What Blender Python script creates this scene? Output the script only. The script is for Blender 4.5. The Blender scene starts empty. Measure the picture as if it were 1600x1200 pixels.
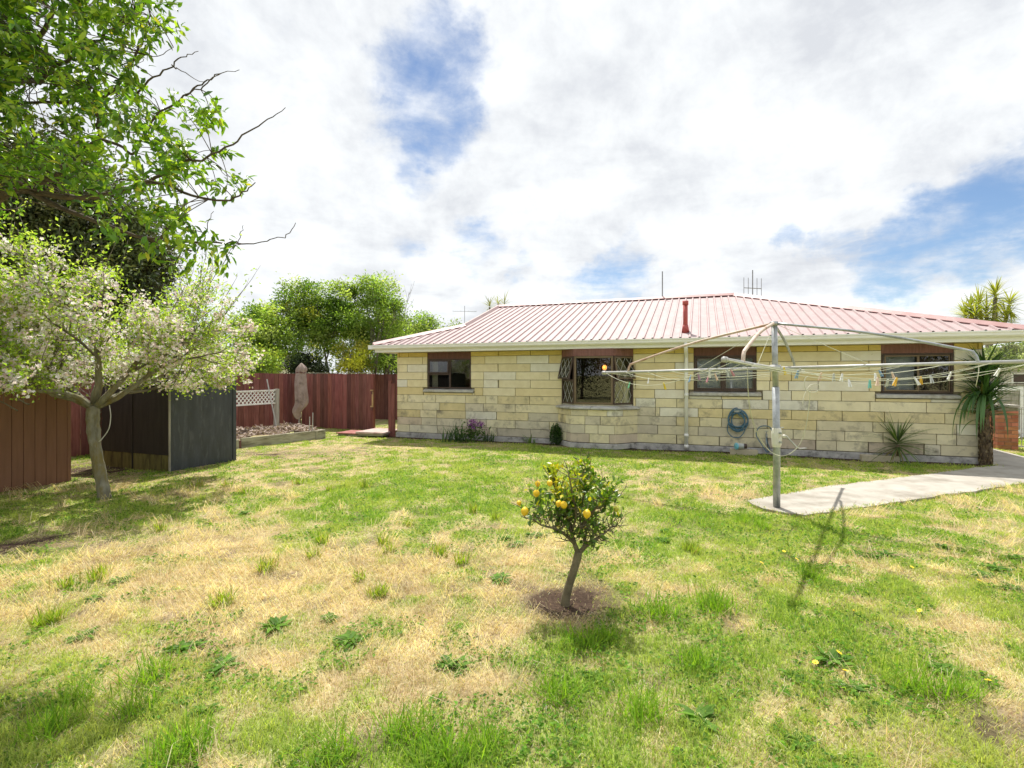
import bpy, bmesh, math, random
import numpy as np
from mathutils import Vector, Matrix

# ---------------------------------------------------------------- camera, sky, sun, exposure
SC = bpy.context.scene
COL = SC.collection
HOR, FPX, EYE = 586.0, 800.0, 1.65          # horizon row, focal length in photo pixels, eye height in metres
cam = bpy.data.cameras.new('camera'); cam_o = bpy.data.objects.new('camera', cam); COL.objects.link(cam_o)
cam_o.location = (0, 0, EYE); cam_o.rotation_euler = (math.radians(90), 0, 0)
cam.sensor_width = 36; cam.lens = 18.0; cam.shift_y = (HOR - 600.0) / 1600.0
cam.clip_start = 0.05; cam.clip_end = 3000
SC.camera = cam_o
SC.view_settings.view_transform = 'Standard'; SC.view_settings.look = 'None'
SC.view_settings.gamma = 1.0; SC.view_settings.use_curve_mapping = False
SC.view_settings.exposure = 1.0
SC.cycles.max_bounces = 6; SC.cycles.transparent_max_bounces = 12
SC.cycles.diffuse_bounces = 3; SC.cycles.glossy_bounces = 3; SC.cycles.transmission_bounces = 4

SUN_EL = math.radians(64.0)
SUN_DIR = Vector((-0.135, 0.99, 0)).normalized() * math.cos(SUN_EL) + Vector((0, 0, math.sin(SUN_EL)))
sl = bpy.data.lights.new('sun', 'SUN'); sl.energy = 3.3; sl.angle = math.radians(0.6); sl.color = (1.0, 0.955, 0.88)
so = bpy.data.objects.new('sun', sl); COL.objects.link(so)
so.rotation_euler = (-SUN_DIR).to_track_quat('-Z', 'Y').to_euler(); so.location = (0, 10, 30)

W = bpy.data.worlds.new('World'); SC.world = W; W.use_nodes = True
def build_world():
    nt = W.node_tree; N = nt.nodes; L = nt.links
    N.clear()
    out = N.new('ShaderNodeOutputWorld'); bg = N.new('ShaderNodeBackground'); bg.inputs[1].default_value = 0.1
    L.new(bg.outputs[0], out.inputs[0])
    sky = N.new('ShaderNodeTexSky'); sky.sky_type = 'NISHITA'; sky.sun_disc = False
    sky.sun_elevation = SUN_EL; sky.sun_rotation = math.atan2(SUN_DIR.x, SUN_DIR.y)
    sky.air_density = 1.0; sky.dust_density = 0.2; sky.ozone_density = 4.0
    tc = N.new('ShaderNodeTexCoord')
    def math_(op, a, b=None, clamp=False):
        n = N.new('ShaderNodeMath'); n.operation = op; n.use_clamp = clamp
        for i, v in enumerate((a, b)):
            if v is None: continue
            if isinstance(v, (int, float)): n.inputs[i].default_value = v
            else: L.new(v, n.inputs[i])
        return n.outputs[0]
    def sstep(v, a, b, lo=0.0, hi=1.0):
        n = N.new('ShaderNodeMapRange'); n.interpolation_type = 'SMOOTHERSTEP'
        L.new(v, n.inputs[0]); n.inputs[1].default_value = a; n.inputs[2].default_value = b
        n.inputs[3].default_value = lo; n.inputs[4].default_value = hi
        return n.outputs[0]
    def noise(vec, sc, det, rough=0.55, dist=0.0):
        n = N.new('ShaderNodeTexNoise'); n.inputs['Scale'].default_value = sc; n.inputs['Detail'].default_value = det
        n.inputs['Roughness'].default_value = rough; n.inputs['Distortion'].default_value = dist
        L.new(vec, n.inputs['Vector']); return n
    D = tc.outputs['Generated']
    sep = N.new('ShaderNodeSeparateXYZ'); L.new(D, sep.inputs[0])
    zz = math_('ADD', math_('MAXIMUM', sep.outputs[2], 0.0), 0.16)
    comb = N.new('ShaderNodeCombineXYZ')
    L.new(math_('DIVIDE', sep.outputs[0], zz), comb.inputs[0]); L.new(math_('DIVIDE', sep.outputs[1], zz), comb.inputs[1])
    P = comb.outputs[0]                                     # a flat cloud layer seen in perspective
    warp = noise(D, 5.0, 6, 0.6)
    wv = N.new('ShaderNodeVectorMath'); wv.operation = 'SUBTRACT'; L.new(warp.outputs['Color'], wv.inputs[0]); wv.inputs[1].default_value = (0.5, 0.5, 0.5)
    ws = N.new('ShaderNodeVectorMath'); ws.operation = 'SCALE'; L.new(wv.outputs[0], ws.inputs[0]); ws.inputs['Scale'].default_value = 0.22
    wd = N.new('ShaderNodeVectorMath'); wd.operation = 'ADD'; L.new(D, wd.inputs[0]); L.new(ws.outputs[0], wd.inputs[1])
    wn = N.new('ShaderNodeVectorMath'); wn.operation = 'NORMALIZE'; L.new(wd.outputs[0], wn.inputs[0])
    # breaks in the cloud, each a direction and an angular radius in degrees
    holes = [(690, 95, 4.4, .85), (665, 165, 4.8, 1.0), (640, 225, 3.6, .7), (1600, 335, 4.4, 1.0), (1510, 362, 4.0, 1.0), (1430, 392, 3.8, 1.0), (1370, 412, 2.6, .9),
             (1310, 372, 2.2, .8), (1240, 345, 1.6, .6), (955, 432, 3.0, .8), (740, 385, 2.6, .6), (650, 383, 1.6, .6), (820, 425, 1.5, .5), (300, 60, 3.5, .35)]
    total = None
    for px, py, rad, amt in holes:
        d = Vector(((px - 800) / FPX, 1.0, (HOR - py) / FPX)).normalized()
        dt = N.new('ShaderNodeVectorMath'); dt.operation = 'DOT_PRODUCT'; L.new(wn.outputs[0], dt.inputs[0]); dt.inputs[1].default_value = d
        h = sstep(dt.outputs['Value'], math.cos(math.radians(rad * 1.75)), math.cos(math.radians(rad * 0.15)), 0, amt)
        total = h if total is None else math_('MAXIMUM', total, h)
    n1 = noise(P, 0.75, 9, 0.6, 0.2)
    gaps = sstep(n1.outputs[0], 0.34, 0.20, 0, 0.6)          # further thin places all over the sky
    fine = noise(D, 7.0, 12, 0.62, 0.15); wisp = noise(P, 3.2, 10, 0.62, 0.3)
    hole = math_('ADD', math_('MAXIMUM', total, gaps), math_('MULTIPLY', math_('SUBTRACT', fine.outputs[0], 0.5), 1.35))
    hole = math_('ADD', hole, math_('MULTIPLY', math_('SUBTRACT', wisp.outputs[0], 0.5), 1.6))
    hole = sstep(hole, 0.20, 1.36)
    puff = noise(P, 1.5, 12, 0.6, 0.25); puff2 = noise(D, 9.0, 12, 0.62, 0.2)
    sh = math_('ADD', math_('MULTIPLY', puff.outputs[0], 0.62), math_('MULTIPLY', puff2.outputs[0], 0.38))
    cr = N.new('ShaderNodeValToRGB'); L.new(sh, cr.inputs[0])
    e = cr.color_ramp.elements
    e[0].position = 0.39; e[0].color = (0.54, 0.56, 0.595, 1); e[1].position = 0.60; e[1].color = (0.80, 0.82, 0.84, 1)
    m = e.new(0.48); m.color = (0.66, 0.68, 0.70, 1)
    cs = N.new('ShaderNodeVectorMath'); cs.operation = 'SCALE'; L.new(cr.outputs[0], cs.inputs[0]); cs.inputs['Scale'].default_value = 7.0
    sk = N.new('ShaderNodeVectorMath'); sk.operation = 'SCALE'; L.new(sky.outputs[0], sk.inputs[0]); sk.inputs['Scale'].default_value = 0.62
    mx = N.new('ShaderNodeMix'); mx.data_type = 'RGBA'
    L.new(hole, mx.inputs[0]); L.new(cs.outputs[0], mx.inputs[6]); L.new(sk.outputs[0], mx.inputs[7])
    L.new(mx.outputs[2], bg.inputs[0])
build_world()

# ---------------------------------------------------------------- frames and helpers
ANG = math.radians(20.25)
A0 = Vector((-3.10, 13.80, 0)); U = Vector((math.cos(ANG), -math.sin(ANG), 0)); NV = Vector((math.sin(ANG), math.cos(ANG), 0))
def gnd(px, py, z=0.0):                       # photo pixel -> point on the level z
    d = (EYE - z) * FPX / (py - HOR); return Vector(((px - 800) / FPX * d, d, z))
def at(px, py, d):                            # photo pixel at depth d
    return Vector(((px - 800) / FPX * d, d, EYE + (HOR - py) / FPX * d))
def sx(px): k = (px - 800) / FPX; return (A0.y * k - A0.x) / (U.x - U.y * k)      # pixel column -> metres along the house wall

MATS = {}
def mat(name, c1, c2=None, scale=6.0, rough=0.75, bump=0.0, bscale=40.0, metal=0.0, detail=5.0, stretch=None, c3=None, s3=1.5, a3=(0.5, 0.66),
        use_color=False, spec=0.4, lo=0.35, hi=0.65, coat=0.0):
    m = bpy.data.materials.new(name); m.use_nodes = True; nt = m.node_tree; N = nt.nodes; L = nt.links
    b = N['Principled BSDF']; b.inputs['Roughness'].default_value = rough; b.inputs['Metallic'].default_value = metal
    b.inputs['Specular IOR Level'].default_value = spec; b.inputs['Coat Weight'].default_value = coat
    tc = N.new('ShaderNodeTexCoord'); vec = tc.outputs['Object']
    if stretch:
        mp = N.new('ShaderNodeMapping'); mp.inputs['Scale'].default_value = stretch; L.new(vec, mp.inputs[0]); vec = mp.outputs[0]
    oi = N.new('ShaderNodeObjectInfo')
    off = N.new('ShaderNodeVectorMath'); off.operation = 'SCALE'; off.inputs[0].default_value = (17, 31, 11); L.new(oi.outputs['Random'], off.inputs['Scale'])
    ad = N.new('ShaderNodeVectorMath'); L.new(vec, ad.inputs[0]); L.new(off.outputs[0], ad.inputs[1]); vec = ad.outputs[0]
    def mixc(fac, a, bb, mode='MIX'):
        x = N.new('ShaderNodeMix'); x.data_type = 'RGBA'; x.blend_type = mode
        for i, v in ((0, fac), (6, a), (7, bb)):
            if hasattr(v, 'links') or hasattr(v, 'is_linked'): L.new(v, x.inputs[i])
            elif i == 0: x.inputs[0].default_value = v
            else: x.inputs[i].default_value = (*v[:3], 1)
        return x.outputs[2]
    n = N.new('ShaderNodeTexNoise'); n.inputs['Scale'].default_value = scale; n.inputs['Detail'].default_value = detail; n.inputs['Roughness'].default_value = 0.6
    L.new(vec, n.inputs['Vector'])
    mr = N.new('ShaderNodeMapRange'); L.new(n.outputs[0], mr.inputs[0]); mr.inputs[1].default_value = lo; mr.inputs[2].default_value = hi
    col = mixc(mr.outputs[0], c1, c2 if c2 else c1)
    if use_color: col = mixc(1.0, col, oi.outputs['Color'], 'MULTIPLY')
    if c3:
        n3 = N.new('ShaderNodeTexNoise'); n3.inputs['Scale'].default_value = s3; n3.inputs['Detail'].default_value = 8; n3.inputs['Roughness'].default_value = 0.68
        L.new(vec, n3.inputs['Vector'])
        r3 = N.new('ShaderNodeMapRange'); L.new(n3.outputs[0], r3.inputs[0]); r3.inputs[1].default_value = a3[0]; r3.inputs[2].default_value = a3[1]
        col = mixc(r3.outputs[0], col, c3)
    L.new(col, b.inputs['Base Color'])
    if bump:
        nb = N.new('ShaderNodeTexNoise'); nb.inputs['Scale'].default_value = bscale; nb.inputs['Detail'].default_value = 6; nb.inputs['Roughness'].default_value = 0.65
        L.new(vec, nb.inputs['Vector'])
        bp = N.new('ShaderNodeBump'); bp.inputs['Strength'].default_value = bump; bp.inputs['Distance'].default_value = 0.01
        L.new(nb.outputs[0], bp.inputs['Height']); L.new(bp.outputs[0], b.inputs['Normal'])
    MATS[name] = m; return m

def leaf_mat(name, trans=0.35, rough=0.45, spec=0.4, tint=(1.15, 1.2, 0.6)):   # colour from the mesh attribute 'Col', thin and partly see-through
    m = bpy.data.materials.new(name); m.use_nodes = True; nt = m.node_tree; N = nt.nodes; L = nt.links
    b = N['Principled BSDF']; b.inputs['Roughness'].default_value = rough; b.inputs['Specular IOR Level'].default_value = spec
    at_ = N.new('ShaderNodeAttribute'); at_.attribute_name = 'Col'
    L.new(at_.outputs['Color'], b.inputs['Base Color'])
    t = N.new('ShaderNodeBsdfTranslucent'); mu = N.new('ShaderNodeMix'); mu.data_type = 'RGBA'; mu.blend_type = 'MULTIPLY'; mu.inputs[0].default_value = 1
    L.new(at_.outputs['Color'], mu.inputs[6]); mu.inputs[7].default_value = (*tint, 1); L.new(mu.outputs[2], t.inputs[0])
    mx = N.new('ShaderNodeMixShader'); mx.inputs[0].default_value = trans
    L.new(b.outputs[0], mx.inputs[1]); L.new(t.outputs[0], mx.inputs[2]); L.new(mx.outputs[0], N['Material Output'].inputs[0])
    MATS[name] = m; return m

class MB:
    def __init__(s): s.v = []; s.f = []
    def poly(s, pts, faces):
        o = len(s.v); s.v += [tuple(p) for p in pts]; s.f += [tuple(i + o for i in f) for f in faces]; return s
    def box(s, x0, x1, y0, y1, z0, z1):
        return s.poly([(x0,y0,z0),(x1,y0,z0),(x1,y1,z0),(x0,y1,z0),(x0,y0,z1),(x1,y0,z1),(x1,y1,z1),(x0,y1,z1)],
                      [(3,2,1,0),(4,5,6,7),(0,1,5,4),(1,2,6,5),(2,3,7,6),(3,0,4,7)])
    def prism(s, outline, z0, z1):            # outline counter-clockwise in x,y
        n = len(outline); pts = [(x, y, z0) for x, y in outline] + [(x, y, z1) for x, y in outline]
        return s.poly(pts, [tuple(range(n - 1, -1, -1)), tuple(range(n, 2 * n))] + [(i, (i + 1) % n, n + (i + 1) % n, n + i) for i in range(n)])
    def bar(s, p, q, wx, wz, up=(0, 0, 1)):   # rectangular bar from p to q
        p, q = Vector(p), Vector(q); d = (q - p).normalized(); r = d.cross(Vector(up))
        if r.length < 1e-4: r = d.cross(Vector((1, 0, 0)))
        r.normalize(); t = r.cross(d); pts = []
        for c in (p, q):
            for a, b in ((-1, -1), (1, -1), (1, 1), (-1, 1)): pts.append(c + r * a * wx / 2 + t * b * wz / 2)
        return s.poly(pts, [(0,1,2,3),(7,6,5,4),(0,4,5,1),(1,5,6,2),(2,6,7,3),(3,7,4,0)])
    def tube(s, pts, rad, k=8, cap=True):
        pts = [Vector(p) for p in pts]; n = len(pts)
        if isinstance(rad, (int, float)): rad = [rad] * n
        prev = None; o = len(s.v)
        for i, p in enumerate(pts):
            d = (pts[min(i + 1, n - 1)] - pts[max(i - 1, 0)])
            d = d.normalized() if d.length > 1e-9 else Vector((0, 0, 1))
            r = (prev - d * prev.dot(d)) if prev is not None else d.cross(Vector((0.31, 0.17, 0.93)))
            if r.length < 1e-5: r = d.cross(Vector((1, 0, 0)))
            r.normalize(); prev = r; t = d.cross(r)
            for j in range(k):
                a = 2 * math.pi * j / k; s.v.append(tuple(p + (r * math.cos(a) + t * math.sin(a)) * rad[i]))
        for i in range(n - 1):
            for j in range(k):
                a = o + i * k + j; b = o + i * k + (j + 1) % k; s.f.append((a, b, b + k, a + k))
        if cap: s.f.append(tuple(o + j for j in range(k - 1, -1, -1))); s.f.append(tuple(o + (n - 1) * k + j for j in range(k)))
        return s
    def lathe(s, prof, k=16, c=(0, 0, 0)):    # profile of (r, z) around a vertical axis
        o = len(s.v)
        for r, z in prof:
            for j in range(k): a = 2 * math.pi * j / k; s.v.append((c[0] + r * math.cos(a), c[1] + r * math.sin(a), c[2] + z))
        for i in range(len(prof) - 1):
            for j in range(k): a = o + i * k + j; b = o + i * k + (j + 1) % k; s.f.append((a, b, b + k, a + k))
        s.f.append(tuple(o + j for j in range(k - 1, -1, -1))); s.f.append(tuple(o + (len(prof) - 1) * k + j for j in range(k)))
        return s
    def build(s, name, m, parent=None, smooth=False, bevel=0.0, seg=1):
        me = bpy.data.meshes.new(name); me.from_pydata(s.v, [], s.f); me.update()
        if bevel:
            bm = bmesh.new(); bm.from_mesh(me); bmesh.ops.bevel(bm, geom=bm.edges[:], offset=bevel, segments=seg, affect='EDGES', profile=0.6); bm.to_mesh(me); bm.free()
        return link(name, me, m, parent, smooth)
def link(name, me, m, parent=None, smooth=False):
    if m is not None: me.materials.append(MATS[m] if isinstance(m, str) else m)
    if smooth: me.polygons.foreach_set('use_smooth', [True] * len(me.polygons))
    o = bpy.data.objects.new(name, me); COL.objects.link(o)
    if parent is not None: o.parent = parent
    return o
def tag(o, label=None, cat=None, group=None, kind=None):
    for k, v in (('label', label), ('category', cat), ('group', group), ('kind', kind)):
        if v: o[k] = v
    return o
def thing(name, label, cat, loc=(0, 0, 0), rz=0.0, group=None):
    o = bpy.data.objects.new(name, None); COL.objects.link(o); o.empty_display_size = 0.2
    o.location = loc; o.rotation_euler = (0, 0, rz); return tag(o, label, cat, group)
def arr_mesh(name, V, F, C=None):             # V (n,3), F (m,k) with k 3 or 4, C (n,3) colours
    me = bpy.data.meshes.new(name); V = np.asarray(V, np.float32); F = np.asarray(F, np.int32)
    k = F.shape[1]; me.vertices.add(len(V)); me.vertices.foreach_set('co', V.ravel())
    me.loops.add(F.size); me.loops.foreach_set('vertex_index', F.ravel())
    me.polygons.add(len(F)); me.polygons.foreach_set('loop_start', np.arange(0, F.size, k, dtype=np.int32))
    me.update(calc_edges=True)
    if C is not None:
        a = me.color_attributes.new('Col', 'FLOAT_COLOR', 'POINT')
        a.data.foreach_set('color', np.concatenate([np.asarray(C, np.float32), np.ones((len(V), 1), np.float32)], 1).ravel())
    return me
def nrm(v): return v / np.maximum(np.linalg.norm(v, axis=1, keepdims=True), 1e-9)
def leaves_mesh(name, P, D, Nn, Lh, Wd, C, fine=False, fold=0.25, droop=0.15):
    """one small folded leaf per row: P base, D along, Nn facing, Lh length, Wd width"""
    P = np.asarray(P, float); D = nrm(np.asarray(D, float)); Nn = np.asarray(Nn, float)
    S = nrm(np.cross(D, Nn)); Nn = np.cross(S, D); n = len(P); Lh = np.asarray(Lh, float)[:, None]; Wd = np.asarray(Wd, float)[:, None]
    def pt(t, w, h): return P + D * Lh * t + S * Wd * w + Nn * (Wd * abs(w) * 2 * fold + Lh * h)
    if fine:
        V = np.stack([pt(0, 0, 0), pt(.28, .42, -.01), pt(.28, -.42, -.01), pt(.66, .40, -droop * .45), pt(.66, -.40, -droop * .45), pt(1, 0, -droop), pt(.30, 0, 0), pt(.66, 0, -droop * .4)], 1)
        q = np.array([[0, 1, 6], [0, 6, 2], [1, 3, 7], [1, 7, 6], [2, 6, 7], [2, 7, 4], [3, 5, 7], [4, 7, 5]])
    else:
        V = np.stack([pt(0, 0, 0), pt(.45, .5, 0), pt(1, 0, -droop), pt(.45, -.5, 0)], 1); q = np.array([[0, 1, 2], [0, 2, 3]])
    k = V.shape[1]; F = (np.arange(n)[:, None, None] * k + q[None]).reshape(-1, 3)
    return arr_mesh(name, V.reshape(-1, 3), F, np.repeat(np.asarray(C, float), k, 0))
def rnd_dirs(rng, n): return nrm(rng.normal(size=(n, 3)))
def pick(rng, n, cols, jit=0.12):             # random mixtures of a few colours
    cols = np.asarray(cols, float); i = rng.integers(0, len(cols), n); j = rng.integers(0, len(cols), n); t = rng.random((n, 1)) * .5
    return np.clip((cols[i] * (1 - t) + cols[j] * t) * (1 + rng.normal(size=(n, 1)) * jit), 0.002, 0.95)
def vnoise(x, y, sc, seed):                   # smooth value noise in 0..1
    r = np.random.default_rng(seed); T = r.random((256, 256)); x = np.asarray(x) * sc + 91.7; y = np.asarray(y) * sc + 57.3
    xi = np.floor(x).astype(int); yi = np.floor(y).astype(int); fx = x - xi; fy = y - yi; fx = fx * fx * (3 - 2 * fx); fy = fy * fy * (3 - 2 * fy)
    g = lambda a, b: T[a % 256, b % 256]
    return (g(xi, yi) * (1 - fx) + g(xi + 1, yi) * fx) * (1 - fy) + (g(xi, yi + 1) * (1 - fx) + g(xi + 1, yi + 1) * fx) * fy
def fbm(x, y, sc, seed, o=4): return sum(vnoise(x, y, sc * 2 ** i, seed + i) * .5 ** i for i in range(o)) / sum(.5 ** i for i in range(o))

# ---------------------------------------------------------------- materials
mat('stone', (.90, .88, .84), (1.0, 1.0, 1.0), 5, .9, .55, 55, use_color=True, c3=(.30, .22, .10), s3=9, a3=(.66, .80), spec=.2)
mat('stone_dirty', (.84, .84, .83), (1.0, 1.0, 1.0), 4, .92, .6, 50, use_color=True, c3=(.20, .18, .15), s3=3.2, a3=(.52, .74), spec=.2)
mat('mortar', (.20, .17, .12), (.30, .26, .19), 20, .95, .4, 60)
mat('concrete', (.33, .305, .262), (.43, .40, .35), 3, .9, .35, 70, c3=(.25, .225, .185), s3=1.6, a3=(.50, .68))
mat('foundation', (.36, .35, .34), (.54, .52, .50), 6, .95, .9, 28, c3=(.15, .145, .14), s3=5, a3=(.50, .66))
mat('sill', (.42, .42, .40), (.55, .54, .50), 8, .85, .3, 60, c3=(.30, .27, .20), s3=3)
mat('roof_paint', (.375, .272, .268), (.425, .33, .325), 4, .58, .08, 60, c3=(.36, .34, .32), s3=6.5, a3=(.53, .70), stretch=(1, .6, 1), spec=.3)
mat('cap_paint', (.27, .115, .11), (.36, .20, .19), 3, .5, .1, 50, c3=(.36, .31, .28), s3=4, a3=(.58, .74))
mat('white_paint', (.80, .80, .78), (.85, .85, .83), 3, .45, .03, 40, c3=(.66, .65, .57), s3=2.2, a3=(.62, .85))
mat('cream_trim', (.72, .69, .56), (.78, .76, .64), 3, .5, .03, 40)
mat('brown_timber', (.115, .052, .045), (.17, .075, .062), 5, .6, .25, 60, stretch=(6, 6, .6))
mat('brown_panel', (.165, .072, .062), (.23, .105, .09), 5, .6, .25, 60, stretch=(6, 6, .6), c3=(.28, .16, .14), s3=3, a3=(.55, .8))
mat('bronze', (.16, .115, .075), (.20, .15, .10), 5, .4, .0, metal=.35)
mat('dark_frame', (.055, .035, .030), (.085, .055, .045), 5, .45)
mat('lead', (.50, .50, .47), (.62, .61, .58), 8, .5)
mat('curtain', (.62, .58, .47), (.72, .68, .57), 6, .9, .1, 30, stretch=(8, 8, .4))
mat('blind', (.62, .64, .68), (.68, .70, .74), 3, .8)
mat('interior', (.035, .030, .027), (.05, .042, .036), 3, .9)
mat('paling_red', (.14, .046, .039), (.235, .088, .074), 3, .8, .45, 50, stretch=(7, 7, .7), use_color=True, c3=(.22, .135, .11), s3=2.4, a3=(.58, .80))
mat('timber_grey', (.33, .31, .26), (.46, .43, .37), 3, .9, .4, 50, stretch=(6, 6, .8), c3=(.20, .19, .14), s3=2)
mat('sleeper', (.28, .26, .18), (.42, .40, .30), 3, .9, .5, 40, stretch=(1, 6, 6), c3=(.16, .15, .09), s3=2.5)
mat('lattice', (.70, .69, .66), (.82, .81, .78), 5, .8, .2, 50)
mat('shed_black', (.040, .044, .050), (.060, .066, .075), 2.4, .55, .3, 45, stretch=(4, 4, .8), c3=(.12, .125, .13), s3=3.5, a3=(.54, .80))
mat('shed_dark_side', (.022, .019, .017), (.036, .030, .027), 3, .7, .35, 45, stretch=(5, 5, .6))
mat('shed_bare_ply', (.13, .115, .035), (.20, .18, .06), 4, .85, .4, 40, stretch=(5, 5, .8), c3=(.05, .045, .02), s3=3)
mat('shed_brown', (.20, .095, .056), (.235, .115, .07), 3, .7, .35, 60, stretch=(6, 6, .5), c3=(.20, .11, .075), s3=5, a3=(.66, .85))
mat('zinc', (.55, .55, .53), (.66, .66, .64), 6, .5, .05, 30, metal=.2)
mat('galv', (.34, .36, .37), (.48, .50, .51), 14, .42, .08, 60, metal=.55, c3=(.25, .26, .26), s3=6)
mat('galv_light', (.42, .42, .41), (.54, .54, .52), 10, .45, .05, 60, metal=.2, c3=(.42, .38, .33), s3=7, a3=(.6, .75))
mat('rust_pipe', (.48, .36, .28), (.60, .50, .42), 9, .6, .1, 50, metal=.15, c3=(.36, .20, .13), s3=6)
mat('line_wire', (.48, .50, .36), (.58, .58, .46), 9, .5)
mat('rope', (.62, .61, .50), None, 9, .8)
mat('peg', (.85, .85, .85), (1, 1, 1), 8, .45, use_color=True)
mat('gearbox', (.66, .64, .56), (.76, .74, .68), 8, .5, c3=(.40, .27, .15), s3=8, a3=(.58, .75))
mat('hose', (.055, .13, .20), (.10, .20, .28), 20, .45)
mat('cup_blue', (.16, .47, .60), (.22, .55, .66), 8, .4)
mat('cup_grey', (.45, .47, .47), None, 8, .5)
mat('vent_red', (.36, .06, .05), (.42, .085, .075), 6, .45)
mat('bark', (.15, .13, .10), (.25, .22, .18), 9, .95, 1.0, 30, stretch=(1, 1, .5), c3=(.14, .12, .09), s3=4)
mat('bark_apple', (.15, .14, .10), (.30, .285, .23), 13, .95, 1.0, 30, stretch=(1, 1, .4), c3=(.20, .16, .06), s3=4.2, a3=(.50, .64))
mat('bark_dark', (.075, .058, .042), (.13, .10, .075), 10, .95, .8, 40)
mat('bark_lemon', (.12, .10, .06), (.20, .17, .105), 14, .9, .6, 60)
mat('bark_palm', (.115, .085, .055), (.20, .15, .10), 20, .95, 1.0, 40, stretch=(1, 1, 3))
mat('soil', (.085, .055, .036), (.16, .11, .075), 16, 1.0, 1.0, 40)
mat('mulch', (.15, .105, .08), (.30, .23, .18), 30, 1.0, .6, 60, use_color=True)
mat('cover_cloth', (.26, .195, .165), (.38, .30, .265), 5, .9, .4, 60, c3=(.11, .08, .065), s3=4, a3=(.56, .72))
mat('brick', (.40, .15, .075), (.52, .23, .12), 7, .9, .5, 50, use_color=True)
mat('plank_red', (.24, .075, .065), (.36, .15, .13), 5, .8, .4, 50)
mat('plank_pink', (.42, .31, .28), (.52, .42, .38), 5, .9, .4, 50, c3=(.30, .17, .15), s3=3)
mat('neighbour_wall', (.60, .58, .50), (.66, .64, .56), 3, .8)
mat('neighbour_roof', (.16, .16, .17), (.22, .22, .23), 8, .8, .4, 20)
mat('lemon_skin', (.78, .50, .015), (.85, .57, .025), 12, .4, .25, 160, spec=.5)
mat('lemon_green', (.40, .42, .06), (.55, .50, .07), 12, .4, .25, 160, spec=.5)
mat('flower_yellow', (.85, .62, .03), None, 8, .6)
mat('antenna', (.20, .20, .20), (.28, .28, .28), 8, .4, metal=.5)
mat('brass', (.42, .30, .16), (.52, .40, .22), 9, .5, metal=.3)
leaf_mat('leaf', .50, .5, .3, (1.3, 1.3, .6)); leaf_mat('leaf_glossy', .42, .32, .5, (1.3, 1.35, .5)); leaf_mat('grass_blade', .5, .6, .2, (1.25, 1.25, .6)); leaf_mat('petal', .5, .7, .1, (1, .97, .94))
leaf_mat('leaf_dark', .18, .6, .25)
def glass_mat(name, tint, refl=1.0):
    m = bpy.data.materials.new(name); m.use_nodes = True; nt = m.node_tree; N = nt.nodes; L = nt.links; N.remove(N['Principled BSDF'])
    tr = N.new('ShaderNodeBsdfTransparent'); tr.inputs[0].default_value = (*tint, 1); gl = N.new('ShaderNodeBsdfGlossy'); gl.inputs['Roughness'].default_value = .012
    fr = N.new('ShaderNodeFresnel'); fr.inputs[0].default_value = 1.52; mm = N.new('ShaderNodeMath'); mm.operation = 'MULTIPLY'; mm.inputs[1].default_value = 1.35 * refl
    L.new(fr.outputs[0], mm.inputs[0]); mx = N.new('ShaderNodeMixShader'); L.new(mm.outputs[0], mx.inputs[0]); L.new(tr.outputs[0], mx.inputs[1]); L.new(gl.outputs[0], mx.inputs[2])
    L.new(mx.outputs[0], N['Material Output'].inputs[0]); MATS[name] = m
glass_mat('glass', (.86, .88, .88))
def emit_mat(name, c, s):
    m = bpy.data.materials.new(name); m.use_nodes = True; b = m.node_tree.nodes['Principled BSDF']
    b.inputs['Base Color'].default_value = (*c, 1); b.inputs['Emission Color'].default_value = (*c, 1); b.inputs['Emission Strength'].default_value = s; MATS[name] = m
emit_mat('lamp_glow', (1.0, .36, .07), 1.1)

# ---------------------------------------------------------------- ground and lawn
PATH = [gnd(1166, 784), gnd(1190, 797), gnd(1225, 803), gnd(1262, 808), gnd(1330, 797), gnd(1440, 781), gnd(1600, 757), Vector((10.2, 8.72, 0)), Vector((14.0, 10.4, 0)), Vector((14.3, 11.9, 0)),
        A0 + U * 13.75 + NV * 1.2, A0 + U * 13.75 + NV * 9, A0 + U * 12.66 + NV * 9, A0 + U * 12.66 - NV * .25, gnd(1512, 734), gnd(1440, 744), gnd(1380, 751), gnd(1290, 762)]
_r = random.Random(6); _p = []
for _i in range(len(PATH)):
    _a, _b = PATH[_i], PATH[(_i + 1) % len(PATH)]; _n = max(1, int((_b - _a).length / .18))
    for _k in range(_n): _q = _a.lerp(_b, _k / _n); _p.append(_q + Vector((_r.gauss(0, .014), _r.gauss(0, .014), 0)) if _i not in (8, 9, 10, 11, 12) else _q)
PATH = _p
def inpoly(x, y, poly):
    x = np.asarray(x); y = np.asarray(y); r = np.zeros(x.shape, bool); n = len(poly)
    for i in range(n):
        a, b = poly[i], poly[(i + 1) % n]
        c = ((a[1] > y) != (b[1] > y)); t = (b[0] - a[0]) * (y - a[1]) / ((b[1] - a[1]) if abs(b[1] - a[1]) > 1e-9 else 1e-9) + a[0]
        r ^= c & (x < t)
    return r
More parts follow.
